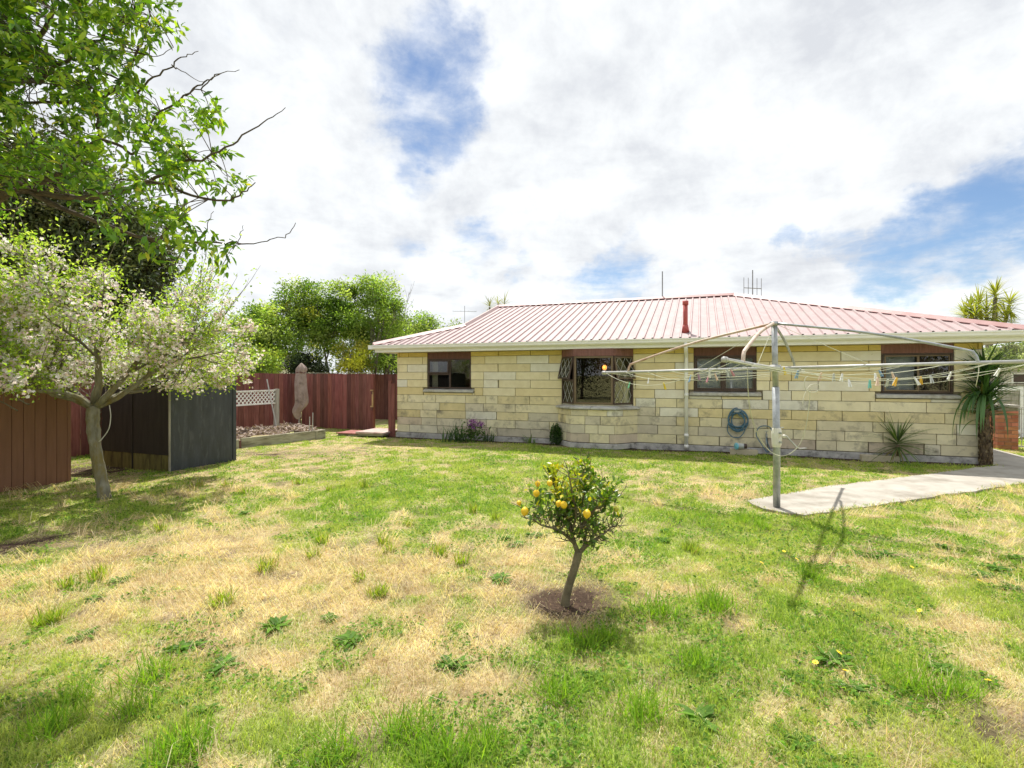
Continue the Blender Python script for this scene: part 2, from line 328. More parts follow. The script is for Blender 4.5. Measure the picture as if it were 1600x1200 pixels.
BLOBS = [  # photo px, py, half sizes, amount: negative is dry straw, positive green
    (300, 930, 250, 75, -.5), (600, 880, 180, 70, -.42), (450, 1010, 260, 50, -.3), (790, 930, 110, 70, -.5), (200, 860, 180, 36, -.4), (650, 1050, 170, 50, -.36),
    (1530, 1110, 110, 60, -.6), (980, 748, 130, 18, -.3), (720, 1100, 110, 40, -.3), (1400, 830, 150, 22, -.2), (450, 712, 110, 12, -.55), (560, 700, 80, 8, -.4), (880, 940, 80, 30, -.5),
    (1130, 778, 60, 10, -.5), (1500, 980, 110, 40, -.25), (330, 830, 120, 20, -.3), (1330, 1010, 50, 25, -.2),
    (620, 765, 170, 40, .5), (200, 1120, 190, 70, .5), (600, 1190, 300, 40, .5), (1060, 850, 130, 60, .3), (1000, 1040, 200, 90, .3), (1230, 950, 120, 90, .35), (100, 800, 140, 26, .35),
    (1180, 822, 110, 24, .5), (930, 1150, 170, 60, .35), (1400, 1060, 120, 60, .2), (120, 1000, 120, 40, .15), (800, 710, 500, 14, .15), (1250, 1170, 120, 50, .15)]
GB = []
for px, py, rx, ry, v in BLOBS:
    c = gnd(px, py); GB.append((c.x, c.y, rx * c.y / FPX, ry * c.y ** 2 / 1320.0, v))
def greenness(x, y):
    x = np.asarray(x, float); y = np.asarray(y, float)
    g = .60 + .05 * np.clip(x / 3, -1, 1) + (fbm(x, y, .9, 3) - .5) * .45 + (fbm(x, y, 5.0, 13, 4) - .5) * 1.5
    for cx, cy, rx, ry, v in GB: g = g + v * .66 * np.exp(-((x - cx) / rx) ** 2 - ((y - cy) / ry) ** 2)
    return np.clip(g, 0, 1)
LEMON = gnd(883, 945)
APPLE = gnd(162, 778)
def soilness(x, y):
    s = 1.9 * np.exp(-(((x - LEMON.x) / .27) ** 2 + ((y - LEMON.y - .02) / .24) ** 2) * 1.0)
    wv = (x - A0.x) * NV.x + (y - A0.y) * NV.y; su = (x - A0.x) * U.x + (y - A0.y) * U.y
    s = s + 1.1 * np.exp(-((wv + .12) / .24) ** 2) * ((su > -1.2) & (su < 12.8))
    c = gnd(160, 732); s = s + .9 * np.exp(-(((x - c.x) / 1.1) ** 2 + ((y - c.y) / 1.3) ** 2))
    c = gnd(40, 850); s = s + .7 * np.exp(-(((x - c.x) / 1.1) ** 2 + ((y - c.y) / .4) ** 2))
    c = gnd(1560, 1130); s = s + .7 * np.exp(-(((x - c.x) / .3) ** 2 + ((y - c.y) / .2) ** 2))
    c = gnd(460, 708); s = s + .55 * np.exp(-(((x - c.x) / 1.4) ** 2 + ((y - c.y) / .6) ** 2))
    s = s + .5 * np.clip((fbm(x, y, 4.2, 45, 4) - .60) * 7, 0, 1)
    return np.clip(s * (.55 + .9 * fbm(x, y, 3.1, 41, 3)), 0, 1)
def height(x, y):
    w = np.clip((np.asarray(y) - 1) / 1.5, 0, 1) * np.clip((16 - np.asarray(y)) / 4, 0, 1)
    return (fbm(x, y, .8, 71, 3) - .5) * .05 * w - .004
def H(x, y): return float(height(np.array([x]), np.array([y]))[0])
def build_ground():
    xs = np.concatenate([[-900, -300, -120, -60, -30, -20], np.arange(-13, 13.01, .07), [20, 30, 60, 120, 300, 900]])
    ys = np.concatenate([[-900, -300, -100, -40, -15, -5], np.arange(.5, 17.01, .07), [22, 30, 45, 70, 120, 300, 900, 2000]])
    X, Y = np.meshgrid(xs, ys); nx, ny = len(xs), len(ys)
    fade = np.where((np.abs(X) < 13.5) & (Y > 0) & (Y < 17.5), 1.0, 0.0)
    Zh = height(X, Y) * fade
    g = greenness(X, Y) * fade + .55 * (1 - fade); s = soilness(X, Y) * fade; f = fbm(X, Y, 9, 5, 3)[..., None]
    green = np.array([.24, .29, .08]) * (.75 + .5 * f); straw = np.array([.47, .37, .225]) * (.65 + .7 * f); soil = np.array([.072, .048, .034]) * (.6 + .8 * f)
    gg = np.clip(g * 1.15 - .1, 0, 1)[..., None]; c = straw * (1 - gg) + green * gg; c = c * (1 - s[..., None]) + soil * s[..., None]
    V = np.stack([X, Y, Zh], -1).reshape(-1, 3); i = np.arange(nx * ny).reshape(ny, nx)
    F = np.stack([i[:-1, :-1], i[:-1, 1:], i[1:, 1:], i[1:, :-1]], -1).reshape(-1, 4)
    me = arr_mesh('ground', V, F, c.reshape(-1, 3))
    m = bpy.data.materials.new('lawn_soil'); m.use_nodes = True; nt = m.node_tree; N = nt.nodes; L = nt.links; b = N['Principled BSDF']; b.inputs['Roughness'].default_value = 1; b.inputs['Specular IOR Level'].default_value = .1
    a = N.new('ShaderNodeAttribute'); a.attribute_name = 'Col'; tc = N.new('ShaderNodeTexCoord')
    n = N.new('ShaderNodeTexNoise'); n.inputs['Scale'].default_value = 38; n.inputs['Detail'].default_value = 8; n.inputs['Roughness'].default_value = .7; L.new(tc.outputs['Object'], n.inputs['Vector'])
    r = N.new('ShaderNodeMapRange'); L.new(n.outputs[0], r.inputs[0]); r.inputs[1].default_value = .3; r.inputs[2].default_value = .7; r.inputs[3].default_value = .45; r.inputs[4].default_value = 1.45
    v = N.new('ShaderNodeVectorMath'); v.operation = 'SCALE'; L.new(a.outputs['Color'], v.inputs[0]); L.new(r.outputs[0], v.inputs['Scale']); L.new(v.outputs[0], b.inputs['Base Color'])
    bp = N.new('ShaderNodeBump'); bp.inputs['Strength'].default_value = .9; bp.inputs['Distance'].default_value = .02; L.new(n.outputs[0], bp.inputs['Height']); L.new(bp.outputs[0], b.inputs['Normal'])
    tag(link('ground', me, m, smooth=True), kind='structure')
build_ground()
pm = MB().prism([(p.x, p.y) for p in PATH], -.06, .022)
tag(pm.build('path', 'concrete'), kind='structure')

def loc_uv(x, y): dx = x - A0.x; dy = y - A0.y; return dx * U.x + dy * U.y, dx * NV.x + dy * NV.y
SH = gnd(265, 738); BS = gnd(107, 752)
FC = Vector((-6.67, 16.2, 0)); FG = Vector((-4.22, 15.3, 0))
def blocked(x, y, m=0.0):
    s, w = loc_uv(x, y); b = (s > -.05) & (s < 12.65) & (w > -.03 + m) & (w < 8.1)
    b |= (s > 4.48) & (s < 6.35) & (w > -.5) & (w < .1)
    b |= inpoly(x, y, PATH)
    s2 = (x - SH.x) * U.x + (y - SH.y) * U.y; w2 = (x - SH.x) * NV.x + (y - SH.y) * NV.y; b |= (s2 < .0) & (s2 > -1.75) & (w2 > 0) & (w2 < 1.32)
    s3 = (x - BS.x) * U.x + (y - BS.y) * U.y; w3 = (x - BS.x) * NV.x + (y - BS.y) * NV.y; b |= (s3 < 0) & (w3 < 0) & (w3 > -3)
    s4 = (x - FC.x) * U.x + (y - FC.y) * U.y; w4 = (x - FC.x) * NV.x + (y - FC.y) * NV.y; b |= (s4 > 0) & (s4 < 1.55) & (w4 < -.1) & (w4 > -4.8)
    return b
def blades(name, x, y, hgt, wid, lean, col, rng, fine=True, az=None):
    n = len(x); z = height(x, y); az = rng.random(n) * 2 * np.pi if az is None else az; ld = np.stack([np.cos(az), np.sin(az), np.zeros(n)], 1)
    a2 = rng.random(n) * 2 * np.pi; sd = np.stack([np.cos(a2), np.sin(a2), np.zeros(n)], 1) * (wid / 2)[:, None]
    B = np.stack([x, y, z], 1); up = np.array([0, 0, 1.0])
    tip = B + ld * (hgt * np.sin(lean))[:, None] + up * (hgt * np.cos(lean))[:, None]
    if fine:
        mid = B + ld * (hgt * .5 * np.sin(lean * .45))[:, None] + up * (hgt * .55 * np.cos(lean * .45))[:, None]
        V = np.stack([B - sd, B + sd, mid - sd * .8, mid + sd * .8, tip], 1); q = np.array([[0, 1, 3], [0, 3, 2], [2, 3, 4]])
        sh = np.array([.8, .8, .95, .95, 1.05])
    else:
        V = np.stack([B - sd, B + sd, tip], 1); q = np.array([[0, 1, 2]]); sh = np.array([.85, .85, 1.05])
    k = V.shape[1]; F = (np.arange(n)[:, None, None] * k + q[None]).reshape(-1, 3)
    C = (np.repeat(col, k, 0).reshape(n, k, 3) * np.ones_like(sh)[None, :, None]).reshape(-1, 3)
    return V.reshape(-1, 3), F, C
GREENS = [(.18, .33, .035), (.25, .42, .05), (.36, .51, .08), (.11, .22, .028), (.47, .56, .13)]
STRAWS = [(.64, .52, .32), (.74, .63, .42), (.53, .39, .23), (.80, .71, .52), (.40, .26, .155), (.56, .54, .27)]
def build_lawn():
    rng = np.random.default_rng(8); parts_g = []; parts_s = []; n = 1150000
    # density falls off smoothly with distance while the blades get a little wider
    yy = np.linspace(1.7, 16.6, 400); pdf = (1.12 * yy + .5) / (1 + (yy / 4.2) ** 1.9); cdf = np.cumsum(pdf); y = np.interp(rng.random(n) * cdf[-1], cdf, yy); x = (rng.random(n) * 2 - 1) * (1.12 * y + .5)
    ok = ~blocked(x, y, -.02) & (rng.random(n) > soilness(x, y) * .96) & (rng.random(n) < .35 + 1.3 * fbm(x, y, 11, 61, 2)); x = x[ok]; y = y[ok]
    g = greenness(x, y); pg = np.clip((g - .10) * 1.2, .10, .96); isg = rng.random(len(x)) < pg; near = y + rng.normal(size=len(x)) * .25 < 4.7
    for fine in (True, False):
        k = (near == fine) & isg; xg, yg, gg = x[k], y[k], g[k]; m = len(xg); lush = fbm(xg, yg, 2.2, 21, 3); tuf = fbm(xg, yg, 7.5, 51, 2)
        h = (.018 + .062 * np.clip(gg - .32, 0, 1) * (.15 + 1.5 * lush)) * (.5 + .7 * rng.random(m)) * (.45 + 1.1 * tuf); wd = np.maximum(.0026 + .002 * rng.random(m), yg * .00095) * (1.0 if fine else 1.35)
        t = np.clip((fbm(xg, yg, 1.6, 31, 3) - .5) * 2.4 + .45 + rng.normal(size=m) * .2, 0, 1)[:, None]
        c = pick(rng, m, GREENS, .16) * (1 - t * .5) + np.array([.62, .62, .21]) * t * .5
        parts_g.append(blades('g', xg, yg, h, wd, rng.random(m) * 1.1 + .25, c, rng, fine))
        k = (near == fine) & ~isg; xs_, ys_ = x[k], y[k]; m = len(xs_)
        h = (.022 + .055 * rng.random(m) ** 2); wd = np.maximum(.0016 + .0014 * rng.random(m), ys_ * .00085) * (1.0 if fine else 1.35); az = 6.28 * 2 * fbm(xs_, ys_, 2.4, 81, 2) + rng.normal(size=m) * .8
        tone = (.62 + .75 * fbm(xs_, ys_, 3.2, 91, 3))[:, None]; c = pick(rng, m, STRAWS, .16) * np.concatenate([tone, tone ** 1.05, tone ** 1.2], 1)
        parts_s.append(blades('s', xs_, ys_, h, wd, 1.54 - .45 * rng.random(m) ** 3, np.clip(c, 0, .8), rng, fine, az))
    m = 9000; i_ = rng.integers(0, len(PATH), m); f_ = rng.random(m); pa = np.array([(q.x, q.y) for q in PATH]); e_ = pa[i_] * (1 - f_[:, None]) + pa[(i_ + 1) % len(PATH)] * f_[:, None] + rng.normal(size=(m, 2)) * .028; ok = (e_[:, 1] < 10.2) & (fbm(e_[:, 0], e_[:, 1], 4, 55, 3) + .25 * rng.random(m) > .52); e_ = e_[ok]; m = len(e_)
    cg = np.where(rng.random((m, 1)) < .6, pick(rng, m, GREENS, .15), pick(rng, m, STRAWS, .15)); parts_g.append(blades('g', e_[:, 0], e_[:, 1], .03 + .05 * rng.random(m), np.full(m, .0075), .3 + 1.0 * rng.random(m), cg, rng, True))
    # low clover and tiny broadleaf plants matted between the blades
    nc = 110000; y = np.interp(rng.random(nc) * cdf[-1], cdf, yy); x = (rng.random(nc) * 2 - 1) * (1.12 * y + .5)
    ok = (fbm(x, y, 2.8, 101, 3) + .35 * (greenness(x, y) - .5) > .535 + .05 * rng.random(nc)) & ~blocked(x, y) & (soilness(x, y) < .5) & (y < 11); x = x[ok]; y = y[ok]; m = len(x); az = rng.random(m) * 6.28
    me = leaves_mesh('lawn_clover', np.stack([x, y, height(x, y) + .008 + .022 * rng.random(m)], 1), np.stack([np.cos(az), np.sin(az), .35 * rng.normal(size=m)], 1), np.tile([[0, 0, 1.0]], (m, 1)) + rnd_dirs(rng, m) * .5, (.013 + .016 * rng.random(m)) * (1 + y * .06), (.009 + .010 * rng.random(m)) * (1 + y * .06), pick(rng, m, [(.09, .22, .02), (.13, .29, .025), (.19, .35, .035), (.07, .16, .02)], .22))
    tag(link('lawn_clover', me, 'grass_blade'), 'dark green clover and tiny broadleaf plants matted through the lawn', 'clover', kind='stuff')
    # long loose dead stalks lying on the dry patches
    n = 34000; y = np.sqrt(rng.random(n) * (7.5 ** 2 - 1.7 ** 2) + 1.7 ** 2); x = (rng.random(n) * 2 - 1) * (1.1 * y + .3)
    ok = (greenness(x, y) < .46) & ~blocked(x, y) & (soilness(x, y) < .45); x = x[ok]; y = y[ok]; m = len(x); az = 6.28 * 2 * fbm(x, y, 2.4, 81, 2) + rng.normal(size=m) * .5
    parts_s.append(blades('s', x, y, .10 + .17 * rng.random(m), np.maximum(.0018 + .001 * rng.random(m), y * .0007), 1.53 - .25 * rng.random(m), pick(rng, m, STRAWS[:4], .12), rng, True, az))
    for parts, nm, lab, cat in ((parts_g, 'lawn_grass', 'short green and yellowing grass growing over the whole back lawn', 'grass'), (parts_s, 'dead_grass', 'pale dry straw and dead grass lying in patches on the lawn', 'dry grass')):
        vs = []; fs = []; cs = []; o = 0
        for v, f, c in parts: vs.append(v); fs.append(f + o); cs.append(c); o += len(v)
        me = arr_mesh(nm, np.concatenate(vs), np.concatenate(fs), np.concatenate(cs)); tag(link(nm, me, 'grass_blade'), lab, cat, kind='stuff')
build_lawn()

# ---------------------------------------------------------------- the house (local frame: x along the wall, y into the house, z up)
house = thing('stone_house', 'single storey house of cream stone blocks under a pink ribbed steel roof', 'house', A0, -ANG)
LEN, DEP = 12.58, 8.0
WIN = [(sx(667.3), sx(735.6), 1.30, 2.07), (sx(878), sx(989), .98, 2.07), (sx(1084), sx(1182), 1.30, 2.07), (sx(1377), sx(1491), 1.30, 2.07)]
ZT = 2.25
def build_walls():
    m = MB(); x = .012
    for a, b, z0, z1 in WIN:
        m.box(x, a, .045, .20, 0, ZT); m.box(a, b, .045, .20, 0, z0 - .09 if z0 > 1.1 else z0 - .1); x = b
    m.box(x, LEN - .012, .045, .20, 0, ZT)
    m.box(.012, .2, .2, DEP, 0, ZT); m.box(LEN - .2, LEN - .012, .2, DEP, 0, ZT); m.box(.2, LEN - .2, DEP - .2, DEP, 0, ZT)
    w = m.build('wall', 'mortar', house)
    MB().box(-.015, LEN + .015, -.035, .044, -.05, .118).build('foundation_strip', 'foundation', house, bevel=.008)
    # stone blocks: joints transcribed as photo columns for each course, the gaps being windows
    z1f = lambda v: 600 + v / 6.667
    z2f = lambda v: 760 + v / 6.0
    z3f = lambda v: 940 + v / 6.0
    z4f = lambda v: 1100 + v / 5.455
    z5f = lambda v: 1260 + v / 5.0
    z6f = lambda v: 1420 + v / 4.615
    J = [
     [z1f(160), z1f(255), z1f(1190), z2f(110), z2f(412), z3f(685), z4f(565), z4f(965), z5f(487), z6f(500)],
     [z1f(400), z1f(1050), z2f(285), z2f(585), z3f(497), z3f(775), z4f(745), z5f(270), ],
     [z1f(155), z1f(242), z1f(1185), z2f(110), z2f(410), z3f(312), z3f(688), z4f(560), z4f(970), z5f(490), z6f(480)],
     [z1f(405), z1f(1037), z2f(275), z2f(588), z3f(500), z4f(565), z4f(745), z5f(270)],
     [z1f(242), z1f(1037), z1f(1195), z2f(107), z2f(412), z3f(317), z3f(690), z4f(560), z4f(720), z5f(92), z5f(490)],
     [z1f(405), z1f(920), z1f(1030), z2f(270), z3f(497), z3f(775), z4f(150), z4f(500), z4f(745), z5f(273), z5f(540), z6f(160)],
     [z1f(248), z1f(535), z1f(850), z1f(1060), z2f(107), z2f(405), z3f(320), z3f(505), z3f(705), z4f(157), z4f(552), z4f(630), z4f(970), z5f(497), z6f(127)],
     [z1f(405), z1f(580), z1f(845), z1f(1037), z2f(270), z3f(505), z3f(545), z3f(905), z4f(160), z4f(745), z5f(280), z5f(610), z6f(260)],
     [z1f(375), z1f(548), z1f(850), z1f(1170), z2f(95), z2f(390), z3f(700), z3f(920), z4f(150), z4f(540), z4f(960), z5f(520), z5f(740), z6f(345)],
     [z1f(390), z1f(550), z1f(865), z2f(0), z2f(270), z2f(590), z3f(525), z3f(905), z4f(420), z4f(760), z5f(75), z5f(300), z5f(600), z6f(200), z6f(345)],
     [z1f(265), z1f(555), z1f(760), z1f(1097), z1f(1175), z2f(100), z2f(415), z3f(705), z4f(132), z4f(543), z4f(955), z5f(235), z5f(487), z6f(112), z6f(230)]]
    WEEP = {(10, round(v)) for v in (z3f(705), z4f(132), z4f(543), z4f(955), z5f(487), z6f(112))}
    rng = random.Random(5); g = .0055
    warm = [(.78, .68, .42), (.80, .72, .48), (.82, .75, .53), (.76, .65, .37), (.81, .73, .50)]; pale = [(.82, .79, .67), (.78, .76, .67), (.84, .81, .70)]
    grey = [(.67, .61, .47), (.73, .66, .47), (.60, .54, .43), (.73, .68, .54), (.64, .54, .42)]
    def block(s0, s1, za, zb, r, w0=0.0, parent=w, fn=None):
        if s1 - s0 < .03 or zb - za < .02: return
        p = rng.random(); low = r >= 7
        if r == 0: c = (.70, .55, .20)
        elif low: c = rng.choice(grey + warm[1:3]) if r >= 9 else rng.choice(grey[:2] + warm + pale[:1])
        else: c = rng.choice(pale) if p < .2 else rng.choice(warm)
        k = .94 + rng.random() * .12; d = rng.uniform(-.006, .006)
        if fn: o = fn(s0, s1, za, zb, d)
        else: o = MB().box(s0 + g, s1 - g, w0 + d, w0 + .06, za + g * .8, zb - g * .8).build('stone_block', 'stone_dirty' if r >= 6 else 'stone', parent, bevel=.004)
        o.color = (c[0] * k, c[1] * k, c[2] * k, 1); return o
    for r in range(11):
        za, zb = (2.128, ZT - .004) if r == 0 else (2.128 - .2 * r, 2.128 - .2 * (r - 1))
        cuts = []
        for i, (a, b, z0, z1) in enumerate(WIN):
            if i == 1: cuts.append((a, b) if zb > z0 + .05 else (sx(873), sx(995)))
            elif za > z0 - .05: cuts.append((a, b))
        edges = [0.0] + sorted(sx(p) for p in J[r]) + [LEN]
        for s0, s1 in zip(edges[:-1], edges[1:]):
            segs = [(s0, s1)]
            for a, b in cuts:
                segs = [t for u_, v_ in segs for t in ((u_, min(v_, a)), (max(u_, b), v_)) if t[1] - t[0] > .02]
            for u_, v_ in segs:
                wp = .008 if any(abs(sx(p) - v_) < .02 for rr, p in WEEP if rr == r) else 0
                top = zb; under = None
                if r == 5:
                    for i in (0, 2, 3):
                        a, b = WIN[i][0] - .10, WIN[i][1] + .10
                        if v_ > a and u_ < b: under = (a, b)
                if under:
                    a, b = under
                    if u_ < a - .03: block(u_, a, za, top, r)
                    block(max(u_, a), min(v_, b), za, 1.193, r)
                    if v_ > b + .03: block(b, v_, za, top, r)
                else: block(u_, v_ - wp, za, top, r)
    # the bay's stone skirt with its splayed ends
    p0, p1, q0, q1, pr = sx(872), sx(996.5), sx(872) + .42, sx(996.5) - .42, -.46
    def skirt(t):                               # t along the splayed outline -> point and outward
        l1 = math.hypot(.42, .46); l2 = q1 - q0
        if t <= l1: k = t / l1; return (p0 + .42 * k, pr * k)
        if t <= l1 + l2: return (q0 + t - l1, pr)
        k = (t - l1 - l2) / l1; return (q1 + .42 * k, pr * (1 - k))
    l1 = math.hypot(.42, .46); TL = 2 * l1 + q1 - q0
    inner = [(p0 + .02, .05), (p0 + .07, .0), (q0 + .03, pr + .06), (q1 - .03, pr + .06), (p1 - .07, .0), (p1 - .02, .05)]
    bay = MB().prism([(p0 + .045, .04), (q0 + .03, pr + .05), (q1 - .03, pr + .05), (p1 - .045, .04)], 0, .87).build('bay_skirt', 'mortar', house)
    def sk_block(t0, t1, za, zb, d):
        cs = [t for t in (l1, l1 + q1 - q0) if t0 + .01 < t < t1 - .01]; ts = [t0 + g] + cs + [t1 - g]; o_ = [skirt(t) for t in ts]
        mid = ((q0 + q1) / 2, .3); inn = []
        for (x, y) in o_: k = .07 / math.hypot(mid[0] - x, mid[1] - y); inn.append((x + (mid[0] - x) * k, y + (mid[1] - y) * k))
        return MB().prism(o_ + inn[::-1], za + g * .8, zb - g * .8).build('stone_block', 'stone_dirty', bay, bevel=.003)
    for r, js in ((7, [.62, 1.0, 1.45, 1.85]), (8, [.38, .95, 1.30]), (9, [.95, 1.25, 1.62]), (10, [.40, 1.05, 1.50])):
        za = 2.128 - .2 * r; zb = .872 if r == 7 else za + .2; e = [0] + js + [TL]
        for a, b in zip(e[:-1], e[1:]): block(a, b, za, zb, r, fn=sk_block)
    MB().prism([(p0 - .03, .02), (q0 - .01, pr - .03), (q1 + .01, pr - .03), (p1 + .03, .02)], 0, .115).build('foundation_strip', 'foundation', house, bevel=.008)
    # sloping sill slabs of the bay
    def slab(t0, t1):
        a, b = skirt(t0), skirt(t1); mid = ((q0 + q1) / 2, .35); out = []
        for (x, y), k in ((a, .06), (b, .06), (b, -.16), (a, -.16)): d = math.hypot(x - mid[0], y - mid[1]); out.append((x + (x - mid[0]) * k / d, y + (y - mid[1]) * k / d))
        m = MB().poly([(*out[0], .880), (*out[1], .880), (*out[2], .880), (*out[3], .880), (*out[0], .915), (*out[1], .915), (*out[2], .975), (*out[3], .975)],
                      [(3,2,1,0),(4,5,6,7),(0,1,5,4),(1,2,6,5),(2,3,7,6),(3,0,4,7)])
        m.build('sill_slab', 'sill', house, bevel=.004)
    l2 = q1 - q0
    for a, b in ((0.0, l1 - .004), (l1 + .004, l1 + l2 * .45), (l1 + l2 * .45 + .008, l1 + l2 - .004), (l1 + l2 + .004, TL)): slab(a, b)
    for i in (0, 2, 3):
        a, b, z0, z1 = WIN[i]
        MB().poly([(a - .09, -.055, 1.205), (b + .09, -.055, 1.205), (b + .09, .10, 1.205), (a - .09, .10, 1.205), (a - .09, -.055, 1.262), (b + .09, -.055, 1.262), (b + .09, .10, 1.298), (a - .09, .10, 1.298)],
                  [(3,2,1,0),(4,5,6,7),(0,1,5,4),(1,2,6,5),(2,3,7,6),(3,0,4,7)]).build('window_sill', 'sill', house, bevel=.005)
build_walls()

def frame_rect(m, x0, x1, z0, z1, t, y0, y1):
    m.box(x0, x1, y0, y1, z0, z0 + t); m.box(x0, x1, y0, y1, z1 - t, z1); m.box(x0, x0 + t, y0, y1, z0 + t, z1 - t); m.box(x1 - t, x1, y0, y1, z0 + t, z1 - t); return m
def build_windows():
    for i in (0, 2, 3):
        a, b, z0, z1 = WIN[i]; w = b - a
        hd = MB().box(a + .003, b - .003, .03, .09, z1 + .002, ZT - .003).build('head_panel', 'brown_panel' if i == 3 else 'brown_timber', house)
        win = frame_rect(MB(), a + .004, b - .004, z0, z1, .035, .025, .11)
        mid = {0: sx(702), 2: sx(1130), 3: sx(1434)}[i]
        win.box(mid - .022, mid + .022, .03, .105, z0 + .035, z1 - .035)
        fr = win.build('window', 'dark_frame', house, bevel=.003)
        def sash(x0, x1, za, zb, y, m='dark_frame', t=.03, glass='glass', tilt=0):
            s = frame_rect(MB(), x0, x1, za, zb, t, y, y + .03).build('sash_frame', m, fr, bevel=.002)
            p = MB().box(x0 + t, x1 - t, y + .012, y + .017, za + t, zb - t).build('pane', glass, fr)
            if tilt:
                for o in (s, p): o.matrix_local = Matrix.Translation((0, y, zb)) @ Matrix.Rotation(tilt, 4, 'X') @ Matrix.Translation((0, -y, -zb))
        if i == 0:
            zt = EYE + (HOR - 584.5) / FPX * 13.3
            MB().box(a + .04, mid - .023, .03, .105, zt - .02, zt + .02).build('transom', 'dark_frame', fr)
            sash(a + .042, mid - .024, zt + .022, z1 - .037, .012, tilt=math.radians(-5)); MB().box(a + .036, mid - .022, .055, .06, z0 + .036, zt - .021).build('pane', 'glass', fr)
            MB().box(mid + .023, b - .04, .055, .06, z0 + .036, z1 - .036).build('pane', 'glass', fr)
            cu = MB(); n = 9
            for j in range(n): x = a + .05 + .018 * j; cu.box(x, x + .016, .19 + .02 * (j % 2), .21 + .02 * (j % 2), z0, z1)
            cu.build('curtain', 'curtain', house)
        elif i == 2:
            sash(a + .042, mid - .024, z0 + .037, z1 - .037, .05); sash(mid + .024, b - .042, z0 + .037, z1 - .037, .03)
            MB().box(a + .03, b - .03, .16, .17, z0 - .02, z1 + .02).build('blind', 'blind', house)
        else:
            sash(a + .05, mid + .02, z0 + .037, z1 - .037, .0, 'bronze', .028); sash(mid + .022, b - .042, z0 + .037, z1 - .037, .05, 'bronze', .022)
            MB().box(a + .03, mid, .16, .17, z0 - .02, z1 + .02).build('blind', 'blind', house)
            cu = MB()
            for j in range(26): x = mid + .01 + .021 * j; cu.box(x, x + .020, .20 + .018 * (j % 2), .215 + .018 * (j % 2), z0, z1)
            cu.build('curtain', mat('brown_curtain', (.16, .11, .09), (.22, .15, .12), 6, .9), house)
    # bay window
    a, b, z0, z1 = WIN[1]; fa, fb, pr = a + .39, b - .385, -.40; zb = .985; zt = 2.08
    MB().prism([(a, .0), (fa - .01, pr - .02), (fb + .01, pr - .02), (b, .0), (b, .08), (a, .08)], zt + .002, ZT - .003).build('head_panel', 'brown_panel', house)
    MB().prism([(a + .02, .19), (a + .02, .0), (fa + .02, pr + .02), (fb - .02, pr + .02), (b - .02, .0), (b - .02, .19)], .90, .98).build('bay_board', 'curtain', house)
    t = .05
    fr = frame_rect(MB(), fa + .002, fb - .002, zb, zt, .045, pr - .01, pr + .06).build('window', 'bronze', house, bevel=.004)
    MB().box(fa + .045, fb - .045, pr + .022, pr + .027, zb + .045, zt - .045).build('pane', 'glass', fr)
    zm = EYE + (HOR - 594) / FPX * 11.9
    for side in (0, 1):
        p, q = ((a + .004, 0.0), (fa - .004, pr)) if side == 0 else ((fb + .004, pr), (b - .004, 0.0))
        L_ = math.hypot(q[0] - p[0], q[1] - p[1]); ang = math.atan2(q[1] - p[1], q[0] - p[0])
        M = Matrix.Translation((p[0], p[1], 0)) @ Matrix.Rotation(ang, 4, 'Z')
        s = frame_rect(MB(), 0, L_, zb, zt, .035, -.01, .06); s.box(.035, L_ - .035, -.008, .058, zm - .022, zm + .022)
        so_ = s.build('window', 'dark_frame', house, bevel=.003); so_.matrix_local = M
        pl = MB().box(.035, L_ - .035, .02, .025, zb + .035, zm - .022).build('pane', 'glass', so_)
        def leads(x0, x1, za, zb_, y, n=5):
            m = MB(); W_, H_ = x1 - x0, zb_ - za; dx = W_ / 2.5; dz = dx * 1.75
            for sg in (1, -1):
                k = -8
                while k < 12:
                    pts = []
                    xs0 = x0 + k * dx
                    # line x = xs0 + sg*(z-za)*dx/dz clipped to the pane
                    cand = []
                    for zz_ in (za, zb_):
                        xx = xs0 + sg * (zz_ - za) * dx / dz
                        if x0 - 1e-6 <= xx <= x1 + 1e-6: cand.append((xx, zz_))
                    for xx in (x0, x1):
                        zz_ = za + (xx - xs0) * dz / dx * sg
                        if za < zz_ < zb_: cand.append((xx, zz_))
                    if len(cand) >= 2:
                        c0, c1 = min(cand), max(cand)
                        if math.hypot(c0[0] - c1[0], c0[1] - c1[1]) > .02: m.bar((c0[0], y, c0[1]), (c1[0], y, c1[1]), .0045, .007, up=(0, 1, 0))
                    k += 1
            return m
        leads(.036, L_ - .036, zb + .036, zm - .022, .015).build('lead_strip', 'lead', so_)
        y = -.018
        fs = frame_rect(MB(), .02, L_ - .02, zm + .024, zt - .02, .028, y, y + .03).build('sash_frame', 'bronze' if side else 'dark_frame', so_, bevel=.002)
        pn = MB().box(.048, L_ - .048, y + .012, y + .017, zm + .052, zt - .048).build('pane', 'glass', so_)
        ld = leads(.048, L_ - .048, zm + .052, zt - .048, y + .006).build('lead_strip', 'lead', so_)
        for o in (fs, pn, ld): o.matrix_local = Matrix.Translation((0, y, zt)) @ Matrix.Rotation(math.radians(-13), 4, 'X') @ Matrix.Translation((0, -y, -zt))
        cu = MB(); x = .05 if side == 0 else L_ - .16
        for j in range(7): cu.box(x + .016 * j, x + .016 * j + .015, .10 + .015 * (j % 2), .115 + .015 * (j % 2), zb + .02, zt - .02)
        co = cu.build('curtain', 'curtain', house); co.matrix_local = M
    # the room behind and its lamp
    MB().box(.21, LEN - .21, .21, DEP - .21, .02, .10).build('room_floor', 'interior', house)
    MB().box(.21, LEN - .21, .205, DEP - .21, ZT - .04, ZT - .01).build('room_ceiling', 'interior', house)
    for x in (3.4, 7.0, 10.0): MB().box(x, x + .08, .21, DEP - .21, .11, ZT - .05).build('room_wall', 'interior', house)
